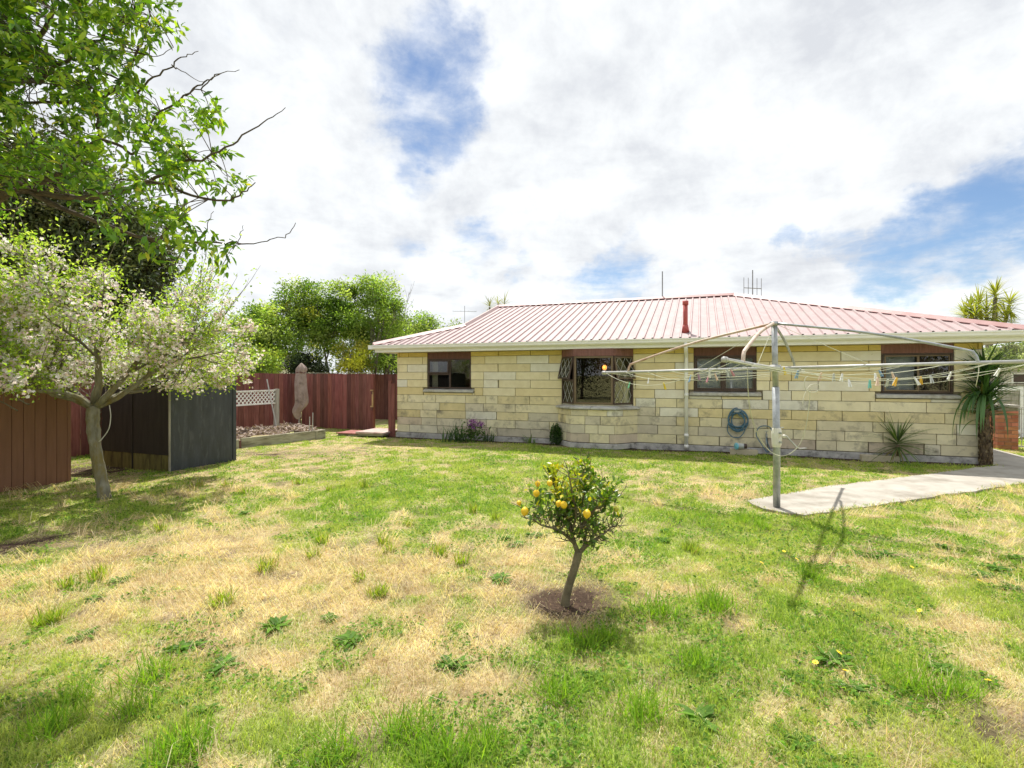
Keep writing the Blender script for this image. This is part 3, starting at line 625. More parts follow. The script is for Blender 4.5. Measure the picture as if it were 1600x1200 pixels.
    MB().box(3.5, 6.98, 3.4, 3.48, .11, ZT - .05).build('room_wall', 'interior', house)
    lamp = thing('wall_lamp', 'small glowing orange lamp inside the bay window room', 'lamp')
    P = at(942, 574, 14.9); l = loc_uv(P.x, P.y); lamp.location = A0 + U * l[0] + NV * 3.4 + Vector((0, 0, P.z)); lamp.rotation_euler = (0, 0, -ANG)
    MB().lathe([(.03, -.07), (.055, -.05), (.07, 0), (.055, .05), (.02, .075)], 16, (0, -.10, 0)).build('lamp_shade', 'lamp_glow', lamp, True)
    MB().box(-.035, .035, -.025, .002, -.10, -.03).bar((0, -.01, -.06), (0, -.10, -.075), .014, .014).build('bracket', 'brass', lamp)
    pl = bpy.data.lights.new('lamp_light', 'POINT'); pl.energy = .8; pl.color = (1, .5, .18); pl.shadow_soft_size = .06
    po = bpy.data.objects.new('lamp_light', pl); COL.objects.link(po); po.parent = lamp; po.location = (0, -.22, .02)
build_windows()

EV, PIT, ZE = .47, .331, 2.43
def zr(w): return ZE + (w + EV) * PIT
GX = 1.36
def build_roof():
    roof = MB().poly([(-EV, -EV, ZE - .03), (LEN + EV, -EV, ZE - .03), (LEN - 4, 4, zr(4) - .03), (4, 4, zr(4) - .03), (-EV, DEP + EV, ZE - .03), (LEN + EV, DEP + EV, ZE - .03),
                      (GX, GX, zr(GX) - .03), (GX, DEP - GX, zr(GX) - .03), (GX, 4, zr(4) - .03)],
                     [(0, 1, 2, 3, 8, 6), (5, 4, 7, 8, 3, 2), (1, 5, 2), (4, 0, 6, 7), (6, 8, 7)]).build('roof', 'roof_paint', house)
    def sheet(s_list, top, name='roof_sheet'):
        """ribbed sheet: profile across, running up the slope from the gutter to top(s)"""
        V = []; F = []; n = 0
        for s, h in s_list:
            t = max(top(s), -EV + .02); V += [(s, -EV - .03, ZE - .01 + h), (s, t, zr(t) + h)]
        k = len(s_list); return V, [(2 * i, 2 * i + 2, 2 * i + 3, 2 * i + 1) for i in range(k - 1)]
    pitch, per = .19, 4; s = -EV; i = 0
    top = lambda x: x if x < GX - 1e-6 else (4.0 if x < LEN - 4 else LEN - x)
    while s < LEN + EV - .01:
        prof = []
        for j in range(per):
            b = s + j * pitch
            for ds, h in ((0, 0), (.118, 0), (.132, .034), (.160, .034), (.174, 0)):
                if b + ds <= LEN + EV: prof.append((b + ds, h + .002 * (i % 2)))
        e = min(s + per * pitch, LEN + EV); prof.append((e, .002 * (i % 2)))
        for lo_, hi_ in ((-9, GX), (GX, 99)):
            pp = [q for q in prof if lo_ - 1e-6 <= q[0] < hi_]
            if lo_ < GX and prof[0][0] < GX < prof[-1][0]:
                pp = ([q for q in prof if q[0] < GX] + [(GX - .001, 0)]) if hi_ == GX else ([(GX, 0)] + [q for q in prof if q[0] > GX])
            elif hi_ == 99 and prof[0][0] < GX < prof[-1][0]: pp = [(GX, 0)] + [q for q in prof if q[0] > GX]
            if len(pp) > 1:
                V, F = sheet(pp, top); MB().poly(V, F).build('roof_sheet', 'roof_paint', roof)
        s += per * pitch; i += 1
    def cap(p, q, name, wd=.13, m='cap_paint'):
        p, q = Vector(p), Vector(q); d = (q - p).normalized(); r = d.cross(Vector((0, 0, 1))).normalized(); up = r.cross(d)
        pts = []
        for c in (p, q):
            for a, h in ((-wd, -.038), (-.03, .034), (.03, .034), (wd, -.038), (wd, -.055), (-wd, -.055)): pts.append(c + r * a + up * h)
        MB().poly(pts, [(0,1,2,3,4,5),(11,10,9,8,7,6)] + [(i, 6 + i, 6 + (i + 1) % 6, (i + 1) % 6) for i in range(6)]).build(name, m, roof)
    zo = .045
    cap((GX - .05, 4, zr(4) + zo), (LEN - 4, 4, zr(4) + zo), 'ridge_cap')
    cap((LEN - 4, 4, zr(4) + zo), (LEN + EV - .02, -EV + .02, ZE + zo), 'hip_cap'); cap((LEN - 4, 4, zr(4) + zo), (LEN + EV, DEP + EV, ZE + zo), 'hip_cap')
    cap((-EV + .02, -EV + .02, ZE + zo), (GX, GX, zr(GX) + zo), 'hip_cap'); cap((-EV, DEP + EV, ZE + zo), (GX, DEP - GX, zr(GX) + zo), 'hip_cap')
    cap((GX, GX, zr(GX) + zo), (GX, 4, zr(4) + zo), 'barge_cap', .07, 'roof_paint')
    # eaves
    o = .415
    MB().prism([(-o, -o), (LEN + o, -o), (LEN + o, -o + .02), (-o + .02, -o + .02)], ZT - .004, 2.40).build('fascia', 'white_paint', house)
    MB().prism([(-o, -o), (-o + .02, -o + .02), (-o + .02, DEP + o), (-o, DEP + o)], ZT - .004, 2.40).build('fascia', 'white_paint', house)
    MB().prism([(LEN + o - .02, -o + .022), (LEN + o, -o + .022), (LEN + o, DEP + o), (LEN + o - .02, DEP + o)], ZT - .004, 2.40).build('fascia', 'white_paint', house)
    for x0, x1, y0, y1 in ((-o + .02, LEN + o - .02, -o + .022, .03), (-o + .022, .03, .03, DEP + o), (LEN - .03, LEN + o - .022, .03, DEP + o)):
        MB().box(x0, x1, y0, y1, ZT + .002, ZT + .02).build('soffit', 'cream_trim', house)
    def gut(p0, p1, out):                     # moulded gutter: inner face to outer lip
        p0, p1, out = Vector(p0), Vector(p1), Vector(out); pr = [(0, 2.325), (.075, 2.325), (.105, 2.352), (.108, 2.40), (.122, 2.405), (.122, 2.432), (.102, 2.432), (.098, 2.412), (.0, 2.405)]
        pts = [];  d = (p1 - p0).normalized()
        for c, sg in ((p0, -1), (p1, 1)):
            for a, z in pr: pts.append(c + out * a + d * sg * a + Vector((0, 0, z)))
        n = len(pr); return MB().poly(pts, [tuple(range(n)), tuple(range(2 * n - 1, n - 1, -1))] + [(i, n + i, n + (i + 1) % n, (i + 1) % n) for i in range(n)])
    oo = o + .002
    gut((-oo, -oo, 0), (LEN + oo, -oo, 0), (0, -1, 0)).build('gutter', 'white_paint', house)
    MB().box(-oo - .122, -oo, -oo - .118, DEP + oo, 2.327, 2.430).build('gutter', 'white_paint', house); MB().box(LEN + oo, LEN + oo + .12, -oo - .118, DEP + oo, 2.327, 2.430).build('gutter', 'white_paint', house)
    # downpipe, vent pipe
    x = sx(1072.5)
    dp = MB().tube([(x, -.48, 2.34), (x, -.46, 2.22), (x, -.30, 2.15), (x, -.10, 2.09), (x, -.075, 2.0), (x, -.075, .03)], .040, 12).build('downpipe', 'white_paint', house, True)
    for z in (1.18, .30, .06): MB().tube([(x, -.075, z), (x, -.075, z + .07)], .047, 12).build('pipe_collar', 'white_paint', dp, True)
    x, w = sx(1071), .02
    P = A0 + U * x + NV * w
    k = (1071 - 800) / FPX; x = (A0.y * k - A0.x + w * (NV.y * k - NV.x)) / (U.x - U.y * k)
    v = MB().tube([(x, w, zr(w) - .02), (x, w, zr(w) + .64)], .050, 14).build('vent_pipe', 'vent_red', house, True)
    MB().tube([(x, w, zr(w) - .02), (x, w, zr(w) + .10), (x, w, zr(w) + .16)], [.085, .07, .055], 14).build('flashing', 'vent_red', v, True)
    MB().tube([(x, w, zr(w) + .60), (x, w, zr(w) + .69)], .064, 14).build('vent_cap', 'vent_red', v, True)
build_roof()

def antenna(name, label, foot, top, els, yaw):
    t = thing(name, label, 'antenna', foot); h = top - foot[2]
    MB().tube([(0, 0, -.05), (0, 0, h)], .016, 6).build('mast', 'antenna', t)
    if els:
        d = Vector((math.cos(yaw), math.sin(yaw), 0)); bz = h - els[1]
        MB().bar(-d * els[0] / 2 + Vector((0, 0, bz)), d * els[0] / 2 + Vector((0, 0, bz)), .02, .02).build('boom', 'antenna', t)
        for i in range(els[2]):
            c = d * els[0] * (i / (els[2] - 1) - .5) + Vector((0, 0, bz + .012)); u2 = Vector((-d.y, d.x, 0)) if not els[3] else Vector((0, 0, 1))
            MB().bar(c - u2 * els[4] / 2, c + u2 * els[4] / 2, .012, .012).build('antenna_element', 'antenna', t)
    return t
Pm = A0 + U * (lambda k: (A0.y * k - A0.x + 4 * (NV.y * k - NV.x)) / (U.x - U.y * k))((1035 - 800) / FPX) + NV * 4
antenna('mast_aerial', 'thin bare aerial rod rising from the roof ridge', (Pm.x, Pm.y, zr(4) + .03), EYE + (HOR - 424) / FPX * Pm.y, None, 0)
k = (1176 - 800) / FPX; w = 5.2; s = (A0.y * k - A0.x + w * (NV.y * k - NV.x)) / (U.x - U.y * k); Pm = A0 + U * s + NV * w
antenna('television_antenna', 'television antenna with upright elements behind the roof ridge', (Pm.x, Pm.y, zr(8 - w) - .02), EYE + (HOR - 422) / FPX * Pm.y, (.62, .55, 5, True, .6), .25)

# ---------------------------------------------------------------- wall-side small things
def hose_reel():
    h = thing('garden_hose', 'coiled blue garden hose hanging on the stone wall beside the downpipe', 'hose', A0 + U * sx(1152) + Vector((0, 0, .70)), -ANG)
    r = random.Random(3); pts = []; n = 13
    for i in range(n * 28):
        a = 2 * math.pi * i / 28 + math.pi / 2; t = i / 28; rx = .155 + .045 * math.sin(t * 2.1) + .008 * r.random(); rz = .19 + .045 * math.cos(t * 1.7)
        drop = .02 * math.sin(t * 1.3) - .02 * (t % 3)
        pts.append((rx * math.cos(a), -.045 - .012 * (t % 5), rz * math.sin(a) + drop + .02))
    MB().tube(pts, .0105, 6).build('hose_coil', 'hose', h, True)
    pts = [(-.15, -.06, .02), (-.19, -.06, -.12), (-.19, -.06, -.25), (-.10, -.06, -.36), (.02, -.06, -.37), (.10, -.06, -.30), (.15, -.06, -.18), (.165, -.06, -.05)]
    MB().tube(smooth(pts, 6), .0095, 6).build('hose_tail', 'hose', h, True)
    MB().box(-.07, .07, -.10, -.002, .165, .19).box(-.07, .07, -.10, -.09, .19, .22).build('hanger', 'galv', h)
def smooth(pts, n=5):                          # Catmull-Rom
    P = [Vector(p) for p in pts]; P = [P[0] * 2 - P[1]] + P + [P[-1] * 2 - P[-2]]; out = []
    for i in range(1, len(P) - 2):
        for j in range(n):
            t = j / n; a, b, c, d = P[i - 1:i + 3]
            out.append(.5 * ((2 * b) + (c - a) * t + (2 * a - 5 * b + 4 * c - d) * t * t + (3 * b - a - 3 * c + d) * t ** 3))
    out.append(P[-2]); return out
hose_reel()
t = thing('garden_tap', 'metal garden tap with a loop of blue hose low on the stone wall', 'tap', A0 + U * sx(1197) + Vector((0, 0, .42)), -ANG)
MB().tube([(0, .0, 0), (0, -.10, 0), (0, -.13, -.02), (0, -.135, -.07)], .016, 8).build('spout', 'galv', t, True)
MB().tube([(0, -.07, 0), (0, -.07, .06)], .010, 8).bar((-.035, -.07, .065), (.035, -.07, .065), .012, .012).build('handle', 'galv', t)
MB().tube([(0, -.012, -.42), (0, -.012, 0)], .012, 8).build('riser', 'galv', t, True)
MB().tube(smooth([(0, -.135, -.07), (0, -.15, -.13), (.05, -.13, -.30), (.0, -.10, -.36), (-.10, -.07, -.20), (-.19, -.05, -.02), (-.15, -.05, .12), (-.05, -.05, .17), (.06, -.05, .15), (.11, -.06, .06)], 6), .0095, 6).build('hose_end', 'hose', t, True)
def loose_stone(px, py, L_, h, d, label):
    g = gnd(px, py); o = thing('loose_block', label, 'stone block', (g.x, g.y, H(g.x, g.y) - .01), -ANG + .03)
    b = MB().box(-L_ / 2, L_ / 2, -d / 2, d / 2, 0, h).build('block_body', 'stone_dirty', o, bevel=.012, seg=2); b.color = (.52, .46, .34, 1); return g
g1 = loose_stone(1162, 711, .52, .12, .15, 'loose stone block lying under the coiled hose at the wall foot')
g2 = loose_stone(1374, 720, .62, .12, .15, 'loose stone block on the ground behind the small spiky plant')
c = thing('plastic_pot', 'pale blue plastic pot tipped on its side on a loose stone block', 'pot', (gnd(1150, 711).x - .0, gnd(1150, 711).y, .115 + H(g1.x, g1.y) + .068), -ANG)
p = MB().lathe([(.05, 0), (.052, .01), (.066, .15), (.068, .17)], 20).build('pot_body', 'cup_grey', c, True); p.rotation_euler = (0, math.radians(-90), 0); p.location = (.15, 0, 0)
p = MB().lathe([(.069, .155), (.07, .175), (.062, .182), (.0, .184)], 20).build('pot_lid', 'cup_blue', c, True); p.rotation_euler = (math.radians(28), math.radians(-90), 0); p.location = (.15, -.002, 0)
p = MB().lathe([(.03, -.06), (.05, -.05), (.052, 0)], 16).build('pot_neck', 'dark_frame', c, True); p.rotation_euler = (0, math.radians(-90), 0); p.location = (.15, 0, 0)

# ---------------------------------------------------------------- fences, sheds, raised bed
def paling_fence(name, label, p, q, wd, top, gap=.006, m='paling_red', rails=(.35, 1.35), face=1, seed=1, thick=.018, cap=None, cat='fence', proud=0.0):
    """upright boards one by one from p to q; rails on the far side"""
    p, q = Vector(p), Vector(q); d = (q - p); L_ = d.length; ang = math.atan2(d.y, d.x); t = thing(name, label, cat, p, ang); r = random.Random(seed); n = int(L_ / wd); w = L_ / n
    for i in range(n):
        h = top + r.uniform(-.012, .012); z0 = -.02 + r.uniform(0, .025); b = r.uniform(-.004, .004)
        o = MB().box(i * w + gap / 2, (i + 1) * w - gap / 2, b, b + thick, z0, h).build('paling', m, t)
        v = r.uniform(.65, 1.4); o.color = (v * r.uniform(.95, 1.08), v * r.uniform(.95, 1.1), v * r.uniform(.92, 1.1), 1)
    for z in rails:
        o = MB().box(0, L_, thick + .006, thick + .055, z, z + .09).build('rail', m, t); o.color = (.9, .9, .9, 1)
    x = .05
    while x < L_:
        o = MB().box(x, x + .09, thick + .057, thick + .147, 0, top - .05).build('post', m, t); o.color = (.85, .85, .85, 1); x += 1.9
    if cap: MB().box(-.02, L_ + .02, -.012, thick + .05, top + .014, top + .032).build('top_rail', cap, t)
    return t
FLs = FC - NV * 11.0
paling_fence('boundary_fence', 'long red-brown paling fence behind the raised bed and the black shed', FLs, FC - NV * .02, .178, 1.70, .010, seed=2)
paling_fence('back_fence', 'red-brown fence of narrow boards between the folded umbrella and the open gateway', FC + U * .02, FG, .138, 1.69, .004, seed=3, cap='sleeper')
far0 = Vector((-6.2, 19.6, 0)); paling_fence('far_fence', 'distant red-brown paling fence seen through the gateway beside the house', far0, far0 + U * 3.4, .17, 1.68, seed=4)
gp = thing('gate_post', 'red-brown gate post with two yellow timber hinge blocks', 'post', FG + U * .09 - NV * .02, -ANG)
o = MB().box(-.05, .05, -.05, .05, -.02, 1.68).build('post_shaft', 'paling_red', gp, bevel=.006); o.color = (1.15, 1.1, 1.05, 1)
mat('new_timber', (.44, .30, .14), (.55, .40, .20), 6, .8, .2, 40)
for z in (1.18, .70): MB().box(-.03, .055, -.09, -.052, z, z + .035).build('hinge_block', 'new_timber', gp); MB().box(-.01, .03, -.075, -.052, z - .10, z - .002).build('hinge', 'brown_timber', gp)
MB().box(.0, .052, -.062, -.051, .72, 1.16).build('gate_stop', 'new_timber', gp)
cp_ = thing('corner_post', 'red-brown boards standing tight against the left corner of the stone house', 'post', A0 - U * .13 - NV * .05, -ANG)
for x0, x1, zt in ((-.10, -.012, 1.50), (-.008, .095, 1.42)):
    o = MB().box(x0, x1, -.02, .03, -.02, zt).build('board', 'paling_red', cp_, bevel=.003); o.color = (1.0, 1, 1, 1)
def slab_board(label, px, py, L_, d, h, rz, m, z=0.0):
    g = gnd(px, py); o = thing('doorstep_board', label, 'board', (g.x, g.y, z), rz); MB().box(-L_ / 2, L_ / 2, -d / 2, d / 2, 0, h).build('board_face', m, o, bevel=.006)
    MB().box(-L_ / 2 + .05, L_ / 2 - .05, -d / 2 + .03, d / 2 - .03, -.05, -.001).build('batten', 'sleeper', o)
slab_board('flat dark red board lying on the ground in front of the gateway', 562, 679, 1.0, .75, .03, -.30, 'plank_red', .05)
slab_board('flat pinkish slab lying beside the red board at the house corner', 592, 680, .85, .95, .05, -.30, 'plank_pink', .085)

def black_shed():
    t = thing('black_shed', 'small flat-roofed black plywood shed with bare mossy lower side', 'shed', (SH.x, SH.y, 0), -ANG); W_, D_, h = 1.74, 1.32, 1.70
    MB().box(-W_ + .03, -.03, .03, D_ - .03, .02, h - .03).build('shed_body', 'shed_dark_side', t)
    # right face (plane x = 0): plywood door panel inside a frame
    MB().box(-.028, -.004, .07, D_ - .075, -.02, h - .075).build('door_panel', 'shed_black', t)
    for y0, y1, z0, z1 in ((.0, .068, -.04, h), (D_ - .073, D_, -.03, h), (.07, D_ - .075, h - .073, h)): MB().box(-.03, .014, y0, y1, z0, z1).build('frame_board', 'shed_black', t, bevel=.004)
    MB().box(-.012, .017, -.014, .004, .0, h - .01).build('corner_edge', 'timber_grey', t)
    MB().box(.0, .02, .10, .135, 1.22, 1.25).build('latch', 'zinc', t)
    # long face (plane y = 0): two dark sheets with a mossy bare band near the ground
    xm = -.92
    for x0, x1 in ((xm + .012, -.032), (-W_, xm - .012)):
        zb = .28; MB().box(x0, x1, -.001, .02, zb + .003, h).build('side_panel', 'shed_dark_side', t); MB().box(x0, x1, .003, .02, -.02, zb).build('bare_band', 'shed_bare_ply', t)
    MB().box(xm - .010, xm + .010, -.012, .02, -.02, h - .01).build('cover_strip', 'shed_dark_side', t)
    rf = MB().poly([(-W_ - .06, -.07, h + .00), (.05, -.05, h + .012), (.05, D_ + .05, h + .03), (-W_ - .06, D_ + .05, h + .015), (-W_ - .06, -.07, h + .022), (.05, -.05, h + .034), (.05, D_ + .05, h + .052), (-W_ - .06, D_ + .05, h + .037)],
                   [(3,2,1,0),(4,5,6,7),(0,1,5,4),(1,2,6,5),(2,3,7,6),(3,0,4,7)]).build('roof', 'zinc', t)
    return t
black_shed()
def brown_shed():
    t = thing('brown_shed', 'brown shed clad in grooved plywood beside the blossom tree', 'shed', (BS.x, BS.y, 0), -ANG); D_, W_, h = 2.9, 2.2, 1.86
    MB().box(-W_, -.02, -D_, -.0, .02, h).build('shed_body', 'shed_brown', t)
    y = -.02; i = 0
    while y > -D_ + .05:
        MB().box(-.022, .0, y - .130, y, .0, h + .02).build('cladding_board', 'shed_brown', t); y -= .1365
    MB().box(-.03, .012, -.019, .03, -.03, h + .02).build('corner_board', 'shed_brown', t, bevel=.004)
    MB().box(-.04, .003, -D_, -.02, -.06, -.003).build('base_rail', 'shed_dark_side', t)
    MB().poly([(-W_ - .1, -D_ - .1, h + .02), (.08, -D_ - .1, h + .02), (.08, .1, h + .02), (-W_ - .1, .1, h + .02), (-W_ / 2, -D_ - .1, h + .55), (-W_ / 2, .1, h + .55)], [(3,2,1,0),(1,2,5,4),(0,4,5,3),(0,1,4),(2,3,5)]).build('roof', 'neighbour_roof', t)
brown_shed()

def raised_bed():
    P0, P1 = gnd(377, 700), gnd(509, 684.5); d = (P1 - P0); L_ = d.length; ang = math.atan2(d.y, d.x)
    t = thing('raised_bed', 'raised garden bed edged with grey-green sleepers and filled with bark mulch', 'raised bed', (P0.x, P0.y, 0), ang); h, D_ = .22, 1.35
    MB().box(.0, L_, 0, .05, -.03, h).build('front_sleeper', 'sleeper', t, bevel=.006); MB().box(L_ - .05, L_, .052, D_, -.03, h - .003).build('end_sleeper', 'sleeper', t, bevel=.006)
    MB().box(-2.2, -.06, -.02, .03, -.03, h - .02).build('front_sleeper', 'sleeper', t, bevel=.006); MB().box(-.055, -.005, -.01, .05, -.05, h - .05).build('peg_stake', 'brown_timber', t)
    MB().box(L_ - .30, L_ - .25, -.022, -.002, -.02, h - .01).build('peg_stake', 'sleeper', t)
    for dx, hh in ((-.42, .58), (-.33, .68)): MB().tube([(L_ + dx, .09, .1), (L_ + dx + .01, .09, hh)], .013, 6).build('stake', 'galv_light', t)
    nx, ny = 40, 16; V = []; F = []
    for j in range(ny + 1):
        for i in range(nx + 1):
            x = -2.2 + (L_ + 2.15) * i / nx; y = .052 + (D_ - .06) * j / ny; V.append((x, y, h - .05 + .10 * vnoise(x, y, 4, 5) + .16 * (y / D_) * .5))
    for j in range(ny):
        for i in range(nx): a = j * (nx + 1) + i; F.append((a, a + 1, a + nx + 2, a + nx + 1))
    MB().poly(V, F).build('bed_soil', 'soil', t)
    rng = np.random.default_rng(6); n = 2600; x = -2.15 + rng.random(n) * (L_ + 2.05); y = .07 + rng.random(n) * (D_ - .1); z = h - .04 + .10 * vnoise(x, y, 4, 5) + .08 * (y / D_) + rng.random(n) * .03
    c = pick(rng, n, [(.30, .22, .18), (.38, .29, .24), (.17, .11, .085), (.45, .37, .32)], .15); dd = rnd_dirs(rng, n); dd[:, 2] *= .35; nn = rnd_dirs(rng, n) * .5 + np.array([0, 0, 1])
    o = link('bark_mulch', leaves_mesh('bark_mulch', np.stack([x, y, z], 1), dd, nn, .05 + .07 * rng.random(n), .02 + .03 * rng.random(n), c, fold=.1), 'leaf_dark', t); tag(o, kind='stuff')
    return t, P0, d.normalized()
bed, BP, BD = raised_bed()
def trellis():
    a = Vector(at(432, 640, 13.55)); a.z = .2; d = -NV; t = thing('lattice_trellis', 'white diamond lattice panel on a post in the raised bed', 'trellis', a, math.atan2(d.y, d.x)); L_ = 1.75
    z0, z1 = .69, 1.08
    z0 = EYE - .2 + (HOR - 631) / FPX * 13.4; z1 = EYE - .2 + (HOR - 609) / FPX * 13.4
    MB().box(-.05, .05, -.05, .05, -.1, z1 + .02).build('post', 'timber_grey', t)
    for z in (z0, z1 - .03): MB().box(.051, L_, -.02, .015, z, z + .03).build('frame_rail', 'lattice', t)
    MB().box(L_ - .0, L_ + .05, -.03, .03, -.1, z1).build('post', 'timber_grey', t)
    h = z1 - z0 - .06; x = -h + .06; zb = z0 + .031; zt = z1 - .031
    while x < L_:
        for sg, y in ((1, -.008), (-1, .004)):
            x0, x1 = (x, x + h) if sg > 0 else (x + h, x); za, zc = zb, zt
            lo_, hi_ = .052, L_ - .002; p = Vector((x0, y, za)); q = Vector((x1, y, zc))
            def clip(p, q):
                ts = [0, 1]; dx = q.x - p.x
                for lim in (lo_, hi_):
                    tt = (lim - p.x) / dx
                    if 0 < tt < 1: ts.append(tt)
                ts = sorted(ts); best = [(a_, b_) for a_, b_ in zip(ts[:-1], ts[1:]) if lo_ <= p.x + dx * (a_ + b_) / 2 <= hi_]
                return best[0] if best else None
            c_ = clip(p, q)
            if c_ and c_[1] - c_[0] > .15: MB().bar(p.lerp(q, c_[0]), p.lerp(q, c_[1]), .022, .008, up=(0, 1, 0)).build('lattice_slat', 'lattice', t)
        x += .115
trellis()
g = at(417, 575, 13.0); cn = thing('garden_cane', 'thin pale metal cane leaning against the lattice trellis', 'cane', (at(434, 660, 13.1).x, at(434, 660, 13.1).y, .2))
b_ = Vector(at(434, 659, 13.1)); e_ = Vector(at(417, 577, 13.1)); MB().tube([Vector((0, 0, -.05)), (e_ - b_)], .016, 6).build('cane_rod', 'galv_light', cn)
def umbrella():
    B = Vector(at(467, 664, 14.6)); t = thing('folded_umbrella', 'folded garden umbrella in a draped taupe cover standing by the red fence', 'umbrella', (B.x, B.y, .18)); s = 14.6 / FPX
    MB().tube([(0, 0, -.1), (.02, 0, .9), (.05, 0, 1.55)], .018, 8).build('pole', 'galv', t)
    # cloth: rings traced from the outline, each with its own folds
    rings = [(471, 567, .6), (471, 571, 4.5), (471, 577, 8.5), (470, 580, 8), (470, 583, 6.5), (470, 590, 8), (470, 602, 8.5), (471, 614, 9), (472, 625, 9.8), (472, 632, 9.5), (469, 637, 9), (465, 642, 7.5), (463, 647, 6.5), (465, 652, 5.5)]
    k = 28; V = []; F = []
    for i, (px, py, r) in enumerate(rings):
        c = at(px, py, 14.6) - Vector((B.x, B.y, .18))
        for j in range(k):
            a = 2 * math.pi * j / k; f = 1 + .16 * math.sin(7 * a + i * .12) + .10 * math.sin(11 * a - i * .2) + .05 * math.sin(3 * a + i * .5); hang = .06 * math.sin(2 * a + .6) * (i / 13) ** 2
            V.append((c.x + math.cos(a) * r * s * f, c.y + math.sin(a) * r * s * f * .8, c.z + hang))
    for i in range(len(rings) - 1):
        for j in range(k): a = i * k + j; b = i * k + (j + 1) % k; F.append((a, b, b + k, a + k))
    F.append(tuple(range(k - 1, -1, -1)))
    o = MB().poly(V, F).build('cover', 'cover_cloth', t, True); md = o.modifiers.new('sub', 'SUBSURF'); md.levels = md.render_levels = 1
    c_ = at(470, 582, 14.6) - Vector((B.x, B.y, .18)); MB().tube([c_ + Vector((math.cos(a) * .125, math.sin(a) * .105, .012 * math.sin(3 * a))) for a in np.linspace(0, 6.2832, 22)], .016, 6).build('tie_band', 'brown_timber', t, True)
umbrella()

